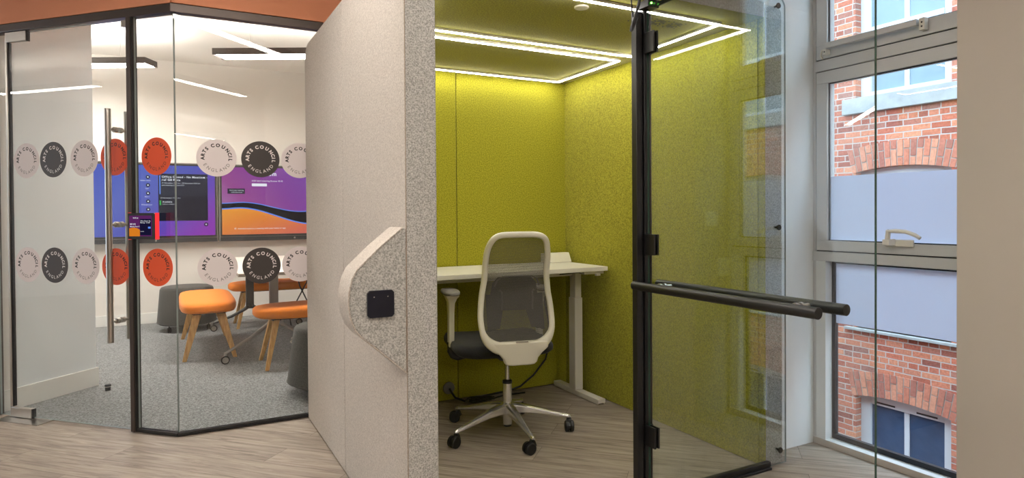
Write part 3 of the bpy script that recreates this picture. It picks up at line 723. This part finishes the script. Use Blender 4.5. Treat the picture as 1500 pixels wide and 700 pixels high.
# door-stop fin with the reader
fp = [(.693, 1.152), (.680, 1.153), (.600, 1.088), (.525, 1.018), (.508, .985), (.499, .945), (.497, .905), (.503, .862), (.518, .823), (.540, .795), (.600, .744), (.6915, .661)]
m = M([MT['felt'], MT['felt_cool_lit']]); m.prism([(x, PY0-.001, z) for x, z in fp[:1]+fp[1:]], (0, .150, 0), mi=0, cap=1)
fin = obj('side_fin', m, pod, world=True, bevel=.006, angle=30); fin['label'] = 'angular padded fin carrying the black reader'
m = M([MT['felt']]); m.tube([(x, PY0-.002, z) for x, z in fp[1:]], .0025, 6); obj('piping', m, fin, world=True)
m = M([plain('reader_navy_black', srgb(16, 18, 32), .3, vary=.05), MT['chrome']])
ch = .008; x0, x1, z0, z1 = .5565, .6465, .859, .948
m.prism([(x, PY0-.0015, z) for x, z in ((x0+ch, z0), (x1-ch, z0), (x1, z0+ch), (x1, z1-ch), (x1-ch, z1), (x0+ch, z1), (x0, z1-ch), (x0, z0+ch))], (0, -.010, 0))
for x in (x0+.022, x1-.022): m.lathe([(.0018, -.0122), (.0018, -.0115)], (x, PY0, z1-.021), 10, 1, axis='y')
obj('access_reader', m, pod, world=True, bevel=.0015)
# front frame
m = M([MT['black'], MT['bronze']])
m.box(1.662, 1.692, 2.047, 2.078, .004, 2.012, 0); m.box(1.692, 1.704, 2.056, 2.076, .004, 2.012, 0); m.box(1.704, 1.732, 2.047, 2.078, .004, 2.020, 0)
m.box(1.732, 1.738, 2.044, 2.066, .004, 2.012, 1)
obj('frame_post', m, pod, world=True, bevel=.0025)
m = M([MT['black']]); m.box(PI0+.001, PI1-.002, 2.035, 2.105, .0, .012); m.box(1.742, PI1+.004, 2.046, 2.070, .012, .034); obj('threshold_track', m, pod, world=True, bevel=.002)
pts = [(1.742, .012), (2.552, .012)]+[(2.552-.05+.05*math.cos(math.radians(a)), 2.20-.05+.05*math.sin(math.radians(a))) for a in range(0, 91, 10)]+[(1.742, 2.20)]
m = M([MT['glass_edge_pale'], MT['pod_glass']]); m.prism([(x, 2.058, z) for x, z in pts], (0, -.008, 0), mi=0, cap=1)
fg = obj('fixed_glass', m, pod, world=True, smooth=False)
for x, z in ((2.502, 1.123), (2.509, .076), (2.501, 2.155)):
    m = M([MT['black']]); m.lathe([(.012, 2.043), (.0135, 2.045), (.0135, 2.050)], (x, 0, z), 18, axis='y'); m.lathe([(.005, 2.058), (.005, 2.071)], (x, 0, z), 18, axis='y'); obj('stud', m, pod, world=True, bevel=.001)
# the open door
DX = 1.712
m = M([MT['glass_edge'], MT['glass']]); m.box(DX-.005, DX+.005, 1.083, 2.034, .012, 2.055, 0, dict(l=1, r=1)); gd = obj('door', m, pod, world=True, smooth=False); gd['label'] = 'clear glass door standing open'
for sx in (-.064, .064):
    m = M([MT['black']]); m.tube([(DX+sx, 1.212, .902), (DX+sx, 2.052 if sx > 0 else 2.050, .902)], .0180, 20); obj('push_bar', m, gd, world=True, bevel=.0015)
for y in (1.33, 1.955):
  m = M([MT['steel']]); m.lathe([(.008, DX-.050), (.008, DX-.018), (.014, DX-.016), (.014, DX-.006)], (0, y, .902), 14, axis='x'); m.lathe([(.014, DX+.006), (.014, DX+.016), (.008, DX+.018), (.008, DX+.050)], (0, y, .902), 14, axis='x')
  obj('bar_standoff', m, gd, world=True)
for z in (1.883, 1.067, .287):
    m = M([MT['black']]); m.box(DX-.013, DX-.0055, 1.985, 2.043, z-.042, z+.042); m.box(DX+.0055, DX+.013, 1.985, 2.043, z-.042, z+.042); m.lathe([(.008, z-.042), (.008, z+.042)], (DX+.014, 2.040, 0), 12); obj('hinge', m, gd, world=True, bevel=.0015)
m = M([MT['black']]); m.box(DX-.018, DX+.018, 1.083, 2.034, 2.056, 2.082); obj('top_rail', m, gd, world=True, bevel=.002)
m = M([MT['black'], MT['green_led']]); m.box(DX-.026, DX+.030, 2.000, 2.064, 2.021, 2.052); m.lathe([(.004, 1.994), (.004, 2.0)], (DX-.012, 0, 2.035), 10, 1, axis='y'); m.box(DX+.022, DX+.034, 1.62, 2.03, 2.030, 2.046)
obj('door_closer', m, pod, world=True, bevel=.002)
m = M([MT['black_rubber']])
m.tube([(1.668, 2.02, 2.12), (1.655, 2.02, 2.03), (1.632, 2.02, 1.965), (1.618, 2.02, 1.932), (1.617, 2.022, 1.920), (1.625, 2.026, 1.926), (1.645, 2.035, 1.957), (1.664, 2.043, 1.985)], .0062, 8)
m.tube([(1.622, 2.03, 2.13), (1.624, 2.03, 2.06), (1.632, 2.035, 2.01), (1.645, 2.044, 1.985)], .003, 8)
m.tube([(1.642, 2.03, 2.13), (1.645, 2.03, 2.07), (1.664, 2.02, 2.045)], .003, 8)
obj('door_cable', m, pod, world=True)

# ------------------------------------------------------------------ desk in the pod
dk = thing('desk', 'white height-adjustable desk across the back of the green pod', 'desk', (1.62, 3.50, 0))
m = M([MT['white_metal']]); m.box(.83, 2.402, 3.243, 3.772, .833, .860); obj('tabletop', m, dk, world=True, bevel=.002)
for x in (.90, 2.345):
    m = M([MT['white_metal']]); m.box(x-.028, x+.028, 3.235, 3.760, .010, .036); m.box(x-.026, x-.020, 3.24, 3.755, .002, .012); m.box(x+.020, x+.026, 3.24, 3.755, .002, .012); ft = obj('foot', m, dk, world=True, bevel=.003)
    m = M([MT['white_metal']]); m.box(x-.030, x+.030, 3.485, 3.560, .036, .640); lg = obj('leg', m, dk, world=True, bevel=.004)
    m = M([MT['white_metal']]); m.box(x-.025, x+.025, 3.490, 3.555, .640, .810); obj('telescopic_tube', m, lg, world=True, bevel=.004)
    m = M([MT['white_metal']]); m.box(x-.035, x+.035, 3.29, 3.73, .812, .831); obj('bracket', m, dk, world=True, bevel=.004)
m = M([MT['white_metal']]); m.box(.935, 2.31, 3.50, 3.54, .785, .822); obj('crossbeam', m, dk, world=True, bevel=.003)
m = M([MT['white_plastic'], MT['black_rubber']]); m.box(2.24, 2.39, 3.27, 3.31, .815, .832, 0); m.tube([(2.10, 3.33, .818), (2.16, 3.32, .822), (2.22, 3.30, .826), (2.27, 3.29, .812)], .003, 6, 1); m.box(2.33, 2.36, 3.262, 3.282, .803, .815); obj('height_control', m, dk, world=True, bevel=.003)
pu = thing('power_unit', 'small white power socket unit on the back of the desk', 'power unit', (2.30, 3.70, .861))
m = M([MT['white_plastic']]); m.prism([(2.205, 3.655, .862), (2.205, 3.735, .862), (2.205, 3.735, .925), (2.205, 3.690, .925)], (.20, 0, 0)); obj('body', m, pu, world=True, bevel=.003)
for k in range(3):
    m = M([MT['grey_plastic']])
    for a, b in ((0, 0), (-.007, .010), (.007, .010)):
        c = Vector((2.24+.055*k+a, 3.668+(.020+b)*.49, .882+(.02+b)*.87-.02)); m.box(c.x-.002, c.x+.002, c.y-.003, c.y, c.z-.003, c.z+.003)
    obj('socket_outlet', m, pu, world=True)
m = M([MT['black_rubber']])
m.tube([(2.20, 3.58, .80), (2.16, 3.62, .72), (2.19, 3.66, .60), (2.235, 3.69, .48), (2.26, 3.71, .33), (2.235, 3.73, .20), (2.15, 3.745, .10), (2.05, 3.75, .035), (1.95, 3.735, .022), (1.85, 3.75, .012), (1.76, 3.735, .010), (1.68, 3.75, .012), (1.62, 3.70, .010), (1.57, 3.735, .03), (1.548, 3.750, .07), (1.543, 3.761, .085)], .0065, 8)
tag(obj('desk_cable', m), 'black cable hanging from the desk and running along the floor to the wall port', 'cable')
m = M([MT['black_rubber']])
pts = [(2.05, 3.69, .008), (1.98, 3.68, .014), (1.9, 3.69, .012), (1.82, 3.67, .010)]
for k in range(26):
    a = 2*PI*k/13; pts.append((1.72+.085*math.cos(a), 3.655+.035*math.sin(a), .010+.0008*k))
m.tube(pts, .005, 7)
tag(obj('coiled_cable', m), 'loops of black cable lying on the floor below the back wall', 'cable')

# ------------------------------------------------------------------ office chair
chair = thing('office_chair', 'office chair with cream frame, dark mesh back and polished star base', 'office chair', (1.607, 3.09, 0), math.radians(-13))
def ypos(z):
    P = [(.44, -.270), (.52, -.268), (.60, -.262), (.70, -.235), (.80, -.222), (.90, -.240), (1.0, -.272), (1.09, -.312)]
    for (a, b), (c, d) in zip(P, P[1:]):
        if z <= c:
            k = max(0, (z-a)/(c-a)); k = k*k*(3-2*k)*.5+k*.5; return b+(d-b)*k
    return P[-1][1]
def outline(n=72, shrink=0.):
    """rounded, pear-like outline of the back in (x, z)"""
    zt, zb = 1.106-shrink, .478+shrink*1.5
    pts = []
    for i in range(n):
        a = 2*PI*i/n
        cz = (zt+zb)/2; hz = (zt-zb)/2
        sa, ca = math.sin(a), math.cos(a); e = .42
        z = cz+hz*math.copysign(abs(sa)**(.58 if sa > 0 else .80), sa)
        zz = (z-.478)/(.606)
        w = .226-.050*min(1, max(0, (zz-.12)/.55))**1.0+.012*max(0, (zz-.62)/.38)
        x = (w-shrink)*math.copysign(abs(ca)**(.40 if sa > 0 else .62), ca)
        pts.append((x-.012, z))
    return pts
m = M([MT['white_plastic']]); O = outline(); n = len(O); rings = []
for i, (x, z) in enumerate(O):
    p, q = Vector(O[i-1]), Vector(O[(i+1) % n]); t_ = (q-p).normalized(); nx, nz = t_.y, -t_.x   # outward
    low = max(0, (.60-z)/.11); wid = .030+.034*min(1, low); dep = .028+.014*min(1, low)
    c = Vector((x-nx*wid/2, ypos(z)+0., z-nz*wid/2)); rg = []
    for k in range(12):
        b = 2*PI*k/12; u = wid/2*math.copysign(abs(math.cos(b))**.7, math.cos(b)); v = dep/2*math.copysign(abs(math.sin(b))**.7, math.sin(b))
        rg.append((c.x+nx*u, c.y+v, c.z+nz*u))
    rings.append(rg)
m.loft(rings+[rings[0]], cap=False); bmesh.ops.remove_doubles(m.bm, verts=m.bm.verts, dist=1e-5)
bf = obj('back_frame', m, chair, angle=60)
m = M([MT['net']]); I = outline(72, .024)
def span(z):
    xs = [abs(x) for x, zz in I if abs(zz-z) < .02]; return max(xs) if xs else .1
for layer in (0,):
    cen = (0, .78); K = 10; V = []
    for r in range(1, K+1):
        k = r/K; V.append([m._v((cen[0]+(x-cen[0])*k, ypos(cen[1]+(z-cen[1])*k)+.004, cen[1]+(z-cen[1])*k)) for x, z in I])
    c0 = m._v((0, ypos(.78)+.004, .78)); n = len(I)
    for k in range(n): m.bm.faces.new([c0, V[0][k], V[0][(k+1) % n]])
    for a, b in zip(V, V[1:]):
        for k in range(n): m.bm.faces.new([a[k], b[k], b[(k+1) % n], a[(k+1) % n]])
bn = obj('back_mesh', m, chair, angle=80); bn['label'] = 'dark woven mesh back'
# lumbar support on the sitter's side of the net
m = M([MT['dark_plastic']])
def lrow(u):  # half-outline of the support: lower edge and upper edge at |x| = u
    lo = .605+.03*(u < .07)*0; 
    lo = .698 if u < .062 else (.698-.085*(u-.062)/.022 if u < .084 else (.613-.010*(u-.084)/.05))
    hi = .872 if u < .085 else (.872-.030*(u-.085)/.030 if u < .115 else (.842-.060*(u-.115)/.010 if u < .125 else .782))
    return lo, hi
xs_ = [-.150, -.138, -.126, -.124, -.115, -.10, -.085, -.084, -.07, -.062, -.04, -.02, 0, .02, .04, .062, .07, .084, .085, .10, .115, .124, .126, .138, .150]
G = []
for x in xs_:
    lo_, hi_ = lrow(abs(x)); row = []
    for k in range(9):
        z = lo_+(hi_-lo_)*k/8; row.append((x-.012, ypos(z)+.030-.014*(abs(x)/.15)**2, z))
    G.append(row)
for off in (0, .007):
    V = [[m._v((p[0], p[1]+off, p[2])) for p in row] for row in G]
    for a, b in zip(V, V[1:]):
        for k in range(8): m.bm.faces.new([a[k], b[k], b[k+1], a[k+1]])
obj('lumbar_support', m, chair, angle=60)
m = M([MT['grey_plastic']]); m.tube([(x, ypos(z)+.012, z) for x, z in ((-.118, .825), (-.105, .858), (-.080, .873), (0, .876), (.080, .873), (.105, .858), (.118, .825))], .004, 8)
m.tube([(-.082, ypos(.75)+.014, .70), (-.082, ypos(.75)+.014, .795), (-.092, ypos(.8)+.014, .803)], .005, 8); m.tube([(.082, ypos(.75)+.014, .70), (.082, ypos(.75)+.014, .795), (.092, ypos(.8)+.014, .803)], .005, 8)
obj('lumbar_clip', m, chair)
# lower yoke: lobe under the frame then forward to the mechanism
m = M([MT['white_plastic']])
def oval(cx, cy, cz, a, b, tilt=0, n=16): return [(cx+a*math.cos(2*PI*k/n), cy+b*math.sin(2*PI*k/n)*math.sin(tilt), cz+b*math.sin(2*PI*k/n)*math.cos(tilt)) for k in range(n)]
m.loft([[(sx, y, z) for sx, y in ((-w, -.285), (-w*.6, -.296), (w*.6, -.296), (w, -.285), (w, -.262), (w*.6, -.250), (-w*.6, -.250), (-w, -.262))] for w, z in ((.150, .550), (.145, .515), (.112, .488), (.092, .465), (.086, .445), (.070, .432))])
m.loft([[(sx*w, y, z+sz*h) for sx, sz in ((-1, -1), (1, -1), (1, 1), (-1, 1))] for y, z, w, h in ((-.285, .452, .060, .020), (-.20, .448, .058, .022), (-.10, .445, .050, .024), (.0, .440, .045, .022))])
obj('back_yoke', m, chair, bevel=.008, seg=3, angle=60)
m = M([MT['steel']]); m.box(-.030, .034, -.298, -.2965, .548, .5545); obj('name_strip', m, chair)
m = M([MT['dark_plastic']]); m.loft([[(sx*w, y, z) for sx, y in ((-1, y0), (1, y0), (1, y1), (-1, y1))] for w, y0, y1, z in ((.06, -.10, .10, .415), (.09, -.15, .14, .440), (.14, -.19, .18, .462))]); obj('mechanism', m, chair, bevel=.008)
# seat
m = M([MT['seat_fabric'], MT['dark_plastic']]); rings = []
for z, k in ((.440, .80), (.452, .93), (.470, 1.), (.492, 1.0), (.508, .97), (.515, .88), (.517, .60)):
    pts = []
    for i in range(40):
        a = 2*PI*i/40; ca, sa = math.cos(a), math.sin(a)
        pts.append((-.036+.272*k*math.copysign(abs(ca)**.38, ca), .095+.295*k*math.copysign(abs(sa)**.38, sa), z-(.018*max(0, sa)**2 if z > .46 else 0)))
    rings.append(pts)
m.loft(rings); obj('seat', m, chair, angle=60)
# arms
for sx in (-1, 1):
    m = M([MT['white_plastic']]); ax, ay = (-.300, 0) if sx < 0 else (.222, .06)
    m.loft([[(ax+i*w, .055+ay+j*d, z) for i, j in ((-1, -1), (1, -1), (1, 1), (-1, 1))] for w, d, z in ((.015, .026, .475), (.016, .028, .56), (.016, .032, .66), (.018, .040, .715), (.026, .062, .742), (.034, .085, .756), (.036, .090, .762))])
    ar = obj('armrest', m, chair, bevel=.008, seg=3, angle=60)
    m = M([MT['grey_plastic']]); rings = []
    for z, k in ((.762, .92), (.766, 1), (.776, 1), (.782, .93), (.784, .75)):
        rings.append([(ax+.046*k*math.copysign(abs(math.cos(2*PI*i/28))**.7, math.cos(2*PI*i/28)), .065+ay+.118*k*math.copysign(abs(math.sin(2*PI*i/28))**.7, math.sin(2*PI*i/28)), z) for i in range(28)])
    m.loft(rings); obj('arm_pad', m, ar, angle=60)
    m = M([MT['dark_plastic']]); m.tube([(ax, .055, .500), (ax, .055, .450), (ax-sx*.010, .055, .428), (ax-sx*.035, .055, .418), (ax-sx*.10, .05, .428), (ax-sx*.19, .04, .435), (ax-sx*.24, .03, .438)], [.020, .020, .020, .020, .019, .018, .018], 12, sy=.7); obj('arm_bracket', m, chair)
# column and star base
m = M([MT['chrome'], MT['dark_plastic']]); m.lathe([(.0135, .29), (.0135, .425)], n=20); m.lathe([(.024, .045), (.025, .05), (.025, .115), (.029, .120), (.029, .160), (.025, .165), (.025, .270)], n=24); m.lathe([(.0265, .270), (.0265, .282), (.022, .286)], n=24, mi=1); m.lathe([(.022, .035), (.022, .047)], n=20, mi=1); obj('gas_lift', m, chair)
angs = [math.radians(a+13) for a in (-96, -24, 48, 120, 192)]
m = M([MT['chrome']])
m.lathe([(.034, .105), (.040, .112), (.040, .152), (.034, .160)], n=28)
for a in angs:
    d = Vector((math.cos(a), math.sin(a), 0)); s = Vector((-d.y, d.x, 0)); rings = []
    for r, zt, zb, w in ((.022, .160, .105, .024), (.06, .158, .112, .026), (.13, .143, .108, .022), (.22, .118, .095, .017), (.300, .096, .078, .013), (.325, .092, .074, .0125), (.343, .088, .072, .011), (.352, .082, .074, .007)):
        rings.append([tuple(d*r+s*(w*i)+Vector((0, 0, z))) for i, z in ((-1, zb), (-.6, zb-.002), (.6, zb-.002), (1, zb), (1, zt-.008), (.55, zt), (-.55, zt), (-1, zt-.008))])
    m.loft(rings)
    m.lathe([(.0085, .058), (.0085, .078)], tuple(d*.338), 12)
obj('star_base', m, chair, bevel=.0015, angle=50)
for j, a in enumerate(angs):
    d = Vector((math.cos(a), math.sin(a), 0))*.338; sw = math.radians((200, 260, 235, 170, 215)[j]); off = Vector((math.cos(sw), math.sin(sw), 0))*.020
    cm = Matrix.Translation((d.x+off.x, d.y+off.y, .030)) @ Matrix.Rotation(sw+PI/2, 4, 'Z')
    m = M([MT['black_rubber']], cm); m.lathe([(.012, -.024), (.026, -.0235), (.030, -.020), (.030, -.006), (.022, -.005), (.022, .005), (.030, .006), (.030, .020), (.026, .0235), (.012, .024)], n=24, axis='x')
    cs = obj('caster', m, chair)
    m = M([MT['black_rubber']], cm); m.tube([(0, .012, .034), (0, .024, .024), (0, .030, .006)], .014, 10); m.tube([(0, .020, .030), (0, .020, .040)], .010, 10); obj('hood', m, cs)

# ------------------------------------------------------------------ the window
win = thing('window_1', 'tall grey-framed window with frosted lower panes facing the brick building', 'window', (2.95, 1.77, 0), kind='structure')
WX, WY0, WY1 = 2.920, 1.358, 2.182
def fr(m, y0, y1, z0, z1, x0=WX, x1=WX+.06, mi=0): m.box(x0, x1, y0, y1, z0, z1, mi)
m = M([MT['window_frame']])
fr(m, 2.166, WY1, .0345, 2.72, WX+.004, 2.985); fr(m, WY0, 1.374, .0345, 2.72, WX+.004, 2.985)
fr(m, WY0, WY1, .944, .992, WX-.002, 2.985); fr(m, 1.374, 2.166, 1.908, 1.962, WX-.002, 2.985); fr(m, 1.374, 2.166, 2.66, 2.72, WX+.004, 2.985)
obj('frame', m, win, world=True, bevel=.002)
m = M([MT['gasket']])
for q in ((1.374, 2.166, .992, .998), (1.374, 2.166, 1.903, 1.908), (1.374, 2.166, 1.962, 1.968), (1.374, 1.378, .998, 1.903), (2.160, 2.166, .998, 1.903), (1.374, 1.378, 1.968, 2.66), (2.160, 2.166, 1.968, 2.66)): m.box(WX+.012, WX+.05, *q)
obj('weather_seal', m, win, world=True)
def sash(name, z0, z1, w, bot):
    m = M([MT['window_frame'], MT['gasket']])
    y0, y1 = 1.378, 2.160
    fr(m, y0, y1, z0, z0+bot); fr(m, y0, y1, z1-w, z1); fr(m, y0, y0+w, z0+bot, z1-w); fr(m, y1-w, y1, z0+bot, z1-w)
    s_o = obj(name, m, win, world=True, bevel=.002)
    m = M([MT['gasket']]); a, b, c, d = y0+w, y1-w, z0+bot, z1-w; g = .005
    for q in ((a, b, c, c+g), (a, b, d-g, d), (a, a+g, c, d), (b-g, b, c, d)): m.box(WX+.012, WX+.020, *q)
    obj('gasket', m, s_o, world=True)
    m = M([MT['glass'], MT['glass_edge_pale']]); m.box(WX+.034, WX+.040, a, b, c, d, 0); obj('pane', m, s_o, world=True, smooth=False)
    return s_o
s1 = sash('middle_sash', .998, 1.903, .060, .050)
s2 = sash('top_sash', 1.968, 2.655, .060, .068)
# lower fixed light, set back
m = M([MT['reveal'], MT['gasket']]); m.box(WX+.004, 2.99, 2.112, 2.1655, .0345, .943); m.box(WX+.004, 2.99, 1.3745, 1.43, .0345, .943); obj('lower_reveal', m, win, world=True)
m = M([MT['gasket']])
for q in ((1.43, 2.112, .036, .060), (2.094, 2.112, .06, .944), (1.43, 1.448, .06, .944), (1.43, 2.112, .932, .944)): m.box(2.975, 2.998, *q)
lo = obj('lower_frame', m, win, world=True)
m = M([MT['glass'], MT['glass_edge_pale']]); m.box(2.984, 2.990, 1.448, 2.094, .06, .932, 0); obj('pane', m, lo, world=True, smooth=False)
m = M([MT['film']]); m.box(2.9815, 2.9825, 1.4485, 2.0935, .628, .931); o = obj('frosted_film', m, lo, world=True, smooth=False); o['label'] = 'frosted film band'
m = M([MT['film']]); m.box(2.9515, 2.9525, 1.4385, 2.0995, 1.049, 1.372); o = obj('frosted_film', m, s1, world=True, smooth=False); o['label'] = 'frosted film band'
# handle on the middle sash
m = M([MT['white_metal']]); m.box(WX-.012, WX-.001, 1.668, 1.800, 1.034, 1.066); hn = obj('handle_plate', m, win, world=True, bevel=.004, seg=3)
m = M([MT['white_metal'], MT['dark_plastic']]); HZ = Matrix.Translation((0, -.01, .024)); m.x = HZ; m.loft([[(WX-.012-dx, 1.775+i*w, 1.03+j*h) for i, j in ((-1, -1), (1, -1), (1, 1), (-1, 1))] for dx, w, h in ((0, .018, .014), (.030, .016, .014), (.045, .015, .012))])
m.tube([(WX-.045, 1.775, 1.030), (WX-.048, 1.768, 1.080), (WX-.048, 1.735, 1.082), (WX-.048, 1.690, 1.080), (WX-.048, 1.650, 1.066), (WX-.048, 1.628, 1.052)], [.012, .012, .010, .009, .009, .008], 10); m.lathe([(.006, 1.080), (.006, 1.088)], (WX-.048, 1.765, 0), 10, 1)
obj('handle_lever', m, hn, world=True)
# chain opener on the top sash
m = M([MT['window_frame']]); m.box(WX-.040, WX-.012, 1.640, 2.085, 2.008, 2.036); op = obj('opener_arm', m, win, world=True, bevel=.002)
m = M([MT['white_metal'], MT['dark_plastic']]); m.box(WX-.030, WX-.001, 1.610, 1.634, 1.985, 2.038); m.box(WX-.034, WX-.001, 2.080, 2.098, 1.980, 2.006); m.lathe([(.004, WX-.032), (.004, WX-.030)], (0, 1.622, 2.0), 8, 1, axis='x'); m.lathe([(.004, WX-.032), (.004, WX-.030)], (0, 1.622, 2.018), 8, 1, axis='x'); m.lathe([(.004, WX-.036), (.004, WX-.034)], (0, 2.089, 1.993), 8, 1, axis='x'); obj('opener_bracket', m, op, world=True, bevel=.001)
m = M([MT['white_plastic']]); m.tube([(WX-.02, 2.086, 2.012), (WX-.015, 2.118, 2.006), (WX-.010, 2.128, 1.985), (WX-.004, 2.120, 1.966)], .004, 8); obj('opener_wire', m, op, world=True)
m = M([MT['wall_beige'], MT['reveal']]); m.box(WX, 2.999, WY0, WY1, .0, .034, 0, dict(u=1)); s_ = struct('trim_1', m, bevel=.003); s_['label'] = 'white window sill board'
# switch and socket on the return of the right wall
def plate(name, label, x0, x1, z0, z1, kind):
    t = thing(name, label, kind, ((x0+x1)/2, 1.357, (z0+z1)/2))
    m = M([MT['white_plastic']]); m.prism([(x, 1.3575, z) for x, z in rrect(x0, x1, z0, z1, .004)], (0, .009, 0)); obj('plate', m, t, world=True, bevel=.002)
    m = M([MT['white_metal']]); c = (x0+x1)/2
    for k in (-1, 1): m.box(c+k*.016-.010, c+k*.016+.010, 1.3665, 1.370, (z0+z1)/2-.016, (z0+z1)/2+.016)
    obj('rocker' if kind == 'light switch' else 'socket_cover', m, t, world=True, bevel=.001)
plate('light_switch', 'white double light switch reflected in the fixed glass', 2.737, 2.823, 1.115, 1.200, 'light switch')
plate('wall_socket', 'white socket box reflected low beside the window', 2.83, 2.915, .82, .925, 'socket')

# ------------------------------------------------------------------ outside: the brick building across the alley
bd = thing('brick_building', 'red brick building with arched sash windows across the alley', 'building', (7.8, 4.6, -4.0))
BX = 7.8; YC = [4.625+2.42*k for k in (-3, -2, -1, 0, 1, 2)]
HW = .575
rows = [(2.64, 4.85, False), (-.31, 1.745, True), (-3.2, -1.135, True)]
def arch_z(crown, y, yc):  # segmental arch intrados: crown minus a parabola
    return crown-.062*((y-yc)/.585)**2
m = M([MT['brick']])
ys = sorted([-9., 14.]+[yc-HW for yc in YC]+[yc+HW for yc in YC])
zs = sorted([-4., 6.4]+[r[0] for r in rows]+[r[1] for r in rows])
def is_hole(y, z): return any(abs(y-yc) < HW for yc in YC) and any(a < z < b for a, b, _ in rows)
for ya, yb in zip(ys, ys[1:]):
    for za, zb in zip(zs, zs[1:]):
        if is_hole((ya+yb)/2, (za+zb)/2): continue
        m.box(BX, BX+.32, ya, yb, za, zb)
for yc in YC:
    for za, zb, ar in rows:
        if not ar: continue
        n = 16
        for i in range(n):
            a, b = yc-HW+2*HW*i/n, yc-HW+2*HW*(i+1)/n
            m.prism([(BX, a, arch_z(zb, a, yc)), (BX, b, arch_z(zb, b, yc)), (BX, b, zb+.001), (BX, a, zb+.001)], (.11, 0, 0))
obj('wall', m, bd, world=True, smooth=False)
def arch(yc, crown, parent):
    m = M([MT['arch'], MT['mortar']]); n = 17; Rr = (.585**2+.062**2)/(2*.062); zc = crown-Rr
    half = math.asin(.62/Rr)
    m.prism([(BX-.002, yc+(Rr+r)*math.sin(a), zc+(Rr+r)*math.cos(a)) for r, a in [(0, -half+2*half*k/24) for k in range(25)]+[(.305, half-2*half*k/24) for k in range(25)]], (.05, 0, 0), mi=1)
    for k in range(n):
        a0 = -half+2*half*(k+.10)/n; a1 = -half+2*half*(k+.90)/n
        cut = .20 if k % 2 else .102
        for r0, r1 in ((.0, cut-.007), (cut+.007, .305)):
            j = random.uniform(0, .004)
            m.prism([(BX-.008-j, yc+(Rr+r)*math.sin(a), zc+(Rr+r)*math.cos(a)) for r, a in ((r0, a0), (r1, a0), (r1, a1), (r0, a1))], (.03, 0, 0))
    return obj('brick_arch', m, parent, world=True, smooth=False)
def far_window(yc, z0, z1, ar, gmat, stone):
    xw = BX+.11
    top_ = z1
    m = M([MT['upvc']]); w = .075
    m.box(xw, xw+.08, yc-HW, yc-HW+.13, z0, z1); m.box(xw, xw+.08, yc+HW-.13, yc+HW, z0, z1); m.box(xw, xw+.08, yc-HW+.13, yc+HW-.13, z0, z0+w); m.box(xw, xw+.08, yc-HW+.13, yc+HW-.13, z1-.15, z1)
    m.box(xw+.02, xw+.06, yc-.03, yc+.03, z0+w, z1-.15)
    if not ar:
        zm = z0+.86; m.box(xw-.015, xw+.05, yc-HW+.13, yc+HW-.13, zm-.03, zm+.035)
    wf = obj('window', m, bd, world=True, bevel=.004)
    m = M([gmat]); m.box(xw+.035, xw+.045, yc-HW+.13, yc+HW-.13, z0+w, z1-.15); obj('pane', m, wf, world=True, smooth=False)
    if ar:
        m = M([MT['dark_plastic']]);
        for s in (-.25, .25): m.box(xw-.004, xw+.001, yc+s-.12, yc+s+.12, z1-.125, z1-.105)
        obj('vent', m, wf, world=True)
    if stone:
        m = M([MT['stone']]); m.box(BX-.06, BX+.12, yc-.72 if not ar else yc-.68, yc+.73 if not ar else yc+.70, z0-.20 if not ar else z0-.036, z0); obj('sill', m, bd, world=True, bevel=.006)
for yc in YC:
    for za, zb, ar in rows:
        far_window(yc, za, zb, ar, MT['far_dark'] if za < -1 else MT['far_glass'], True)
        if ar: arch(yc, zb, bd)
m = M([MT['tarmac']]); m.box(3.06, BX, -9, 14, -4.2, -4.0); tag(obj('alley', m), 'tarmac alley between the two buildings', 'alley', kind='structure')
m = M([MT['brick']]); m.box(3.001, 3.06, -9, 14, -4.0, -.201); m.box(3.001, 3.04, -9, 1.25, -.2, 3.1); m.box(3.001, 3.04, 2.30, 3.9, -.2, 3.1); m.box(3.051, 3.1, 3.9, 14, -.2, 3.1); m.box(3.001, 3.04, 1.25, 2.30, 2.78, 3.1); struct('wall_outside', m, smooth=False)

# ------------------------------------------------------------------ sky and render settings
w = bpy.data.worlds.new('sky'); S.world = w; w.use_nodes = True; nt = w.node_tree; nt.nodes.clear()
o = nt.nodes.new('ShaderNodeOutputWorld'); b = nt.nodes.new('ShaderNodeBackground')
b.inputs[0].default_value = (.62, .80, 1.0, 1); b.inputs[1].default_value = 3.7
nt.links.new(b.outputs[0], o.inputs[0])
vs = S.view_settings; vs.view_transform = 'Standard'; vs.look = 'None'; vs.gamma = 1; vs.exposure = 1.0; vs.use_curve_mapping = False
S.cycles.use_denoising = True
try: S.cycles.denoiser = 'OPENIMAGEDENOISE'
except Exception: pass
S.cycles.max_bounces = 12; S.cycles.transparent_max_bounces = 24; S.cycles.diffuse_bounces = 5; S.cycles.glossy_bounces = 5
S.cycles.sample_clamp_indirect = 6; S.cycles.caustics_reflective = False; S.cycles.caustics_refractive = False
